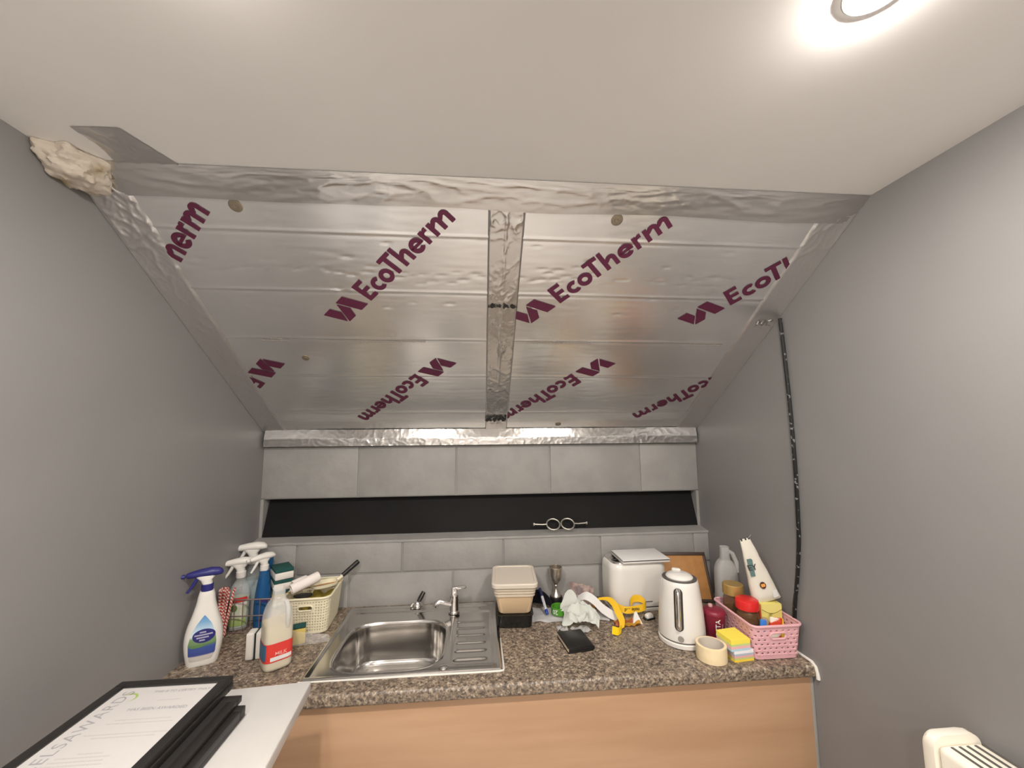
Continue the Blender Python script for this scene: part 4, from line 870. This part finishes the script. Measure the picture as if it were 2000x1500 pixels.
# maroon cup
t = thing('travel_cup', 'maroon lidded coffee cup with white lettering between kettle and pink basket', 'cup', (1.838, -.408, H), math.radians(-22))
CPF = [(.029, 0), (.031, .003), (.0375, .088), (.0375, .090)]
b = BM(); lathe(b, CPF, 36); obj('cup', b, M_MAROON, t)
b = BM(); lathe(b, [(.0385, .0902), (.0392, .092), (.0392, .100), (.036, .105), (.030, .108), (.0001, .108)], 36); ld = obj('lid', b, mat('maroon_lid', (128, 36, 56), .35), t)
b = BM(); lathe(b, [(.008, .108), (.008, .114), (.005, .117), (.0001, .117)], 16, (-.008, .016)); obj('lid_button', b, mat('lid_pink', (200, 160, 160), .4), ld)
def cupf(x, y):
    z = .045+x; r_ = .031+.0065*z/.088+.0006; a = (-y+.008)/r_+.2
    return Vector((r_*math.sin(a), -r_*math.cos(a), z))
obj('lettering', glyphs('COSTA', .0235, cupf, thick=.0004), M_PAPER, t, 0)
obj('lettering', glyphs('COFFEE', .0085, lambda x, y: cupf(x+.008, y-.012)), M_PAPER, t, 0)
# translucent bottle and coffee pouch behind the basket
t = thing('plastic_jug', 'empty translucent white plastic bottle with handle in the right back corner', 'bottle', (2.020, -.205, H), math.radians(-15))
b = BM(); body(b, smooth_prof([(0, .038, .034), (.006, .043, .038), (.10, .043, .038), (.17, .041, .036), (.20, .030, .026), (.215, .019, .019), (.255, .017, .017), (.262, .017, .017)], 4), 3.2); obj('jug', b, M_MILKY, t)
b = BM(); tube(b, [(.012, 0, .245), (.030, 0, .236), (.044, 0, .200), (.043, 0, .160)], .009, 10); obj('handle', b, M_MILKY, t)
t = thing('coffee_pouch', 'cream coffee pouch with clipped top leaning over the tea carton', 'pouch', (2.010, -.458, H+.150), 0, None, (math.radians(-4), math.radians(-15), math.radians(-8)))
PH = .215
b = BM(); rings = []
def pa(q): return .050-.032*q
def pd(q): return .022*(1-q)**.6*min(1, q*6+.55)+.0015
for k in range(19):
    q = k/18
    rings.append([Vector((p.x+.0022*wig((p.x*9, p.y*9, q*3), 2), p.y+.004*wig((p.x*40, q*7, 1), 1)*(1-q), p.z)) for p in sell(pa(q), pd(q), 2.6, PH*q, 36)])
loft(b, rings); obj('pouch', b, mat('pouch_cream', (212, 207, 194), .42), t)
fp = lambda x, z, o=.0042: Vector((x, -pd(z/PH)*(1-min(.98, abs(x)/pa(z/PH))**2.6)**(1/2.6)-o, z))
b = BM(); patch(b, fp, oval_rows(-.004, .058, .0105, .0115), 8); bd = obj('badge', b, mat('badge_brown', (70, 38, 24), .5), t)
b = BM(); patch(b, lambda x, z: fp(x, z, .005), [(.053, -.011, .003), (.063, -.011, .003)], 4); obj('badge_mark', b, mat('badge_orange', (220, 150, 70), .5), bd)
b = BM(); patch(b, fp, [(.092, -.030, -.016), (.120, -.027, -.012), (.145, -.024, -.006), (.150, -.023, -.010)], 6); obj('teal_print', b, mat('teal_print', (84, 112, 110), .5), t)
obj('lettering', glyphs('EY', .026, lambda x, y: fp(-.016+x, .112+y, .005), thick=.0006), mat('dark_print', (52, 56, 54), .5), t, 0)
b = BM(); patch(b, fp, [(.010, .018, .038), (.034, .018, .037)], 6); obj('white_sticker', b, M_PAPER, t)
for x in (-.016, -.001, .011):
    b = BM(); box(b, x, x+.006, -.0035, .0035, PH-.006, PH+.002, .001); obj('clip', b, mat('clip_dark', (60, 60, 56), .4), t)
b = BM(); tube(b, [(.014, -.002, PH), (.021, -.004, PH+.005), (.025, -.005, PH+.009)], [.002, .002, .0035], 8); obj('clip_tip', b, M_CHROME, t)
# eye bolts on the ledge
for k, (cx, s) in enumerate(((1.333, -1), (1.402, 1))):
    t = thing('eye_bolt', ('left', 'right')[k]+' steel eye bolt of the pair lying on the ledge below the black board', 'eye bolt', (cx, .034, H+.2915), 0, 'eye bolts on the ledge')
    b = BM(); tube(b, [(.031*math.cos(2*PI*i/24), .020*math.sin(2*PI*i/24), .0045+.020*(1+math.sin(2*PI*i/24))) for i in range(24)], .0038, 8, True); obj('ring', b, mat('galvanised', (168, 164, 154), .4, .8), t)
    b = BM(); tube(b, [(s*.029, 0, .026), (s*.050, .002, .024), (s*.088, .003, .026)], .0034, 8); obj('shank', b, MATS['galvanised'], t)
    b = BM(); Mh = Matrix.Translation((s*.088, .003, .026)) @ Matrix.Rotation(s*PI/2, 4, 'Y'); lathe(b, [(.0072, 0), (.0072, .006), (.005, .0075), (.0001, .0075)], 10, M=Mh); obj('bolt_head', b, MATS['galvanised'], t)
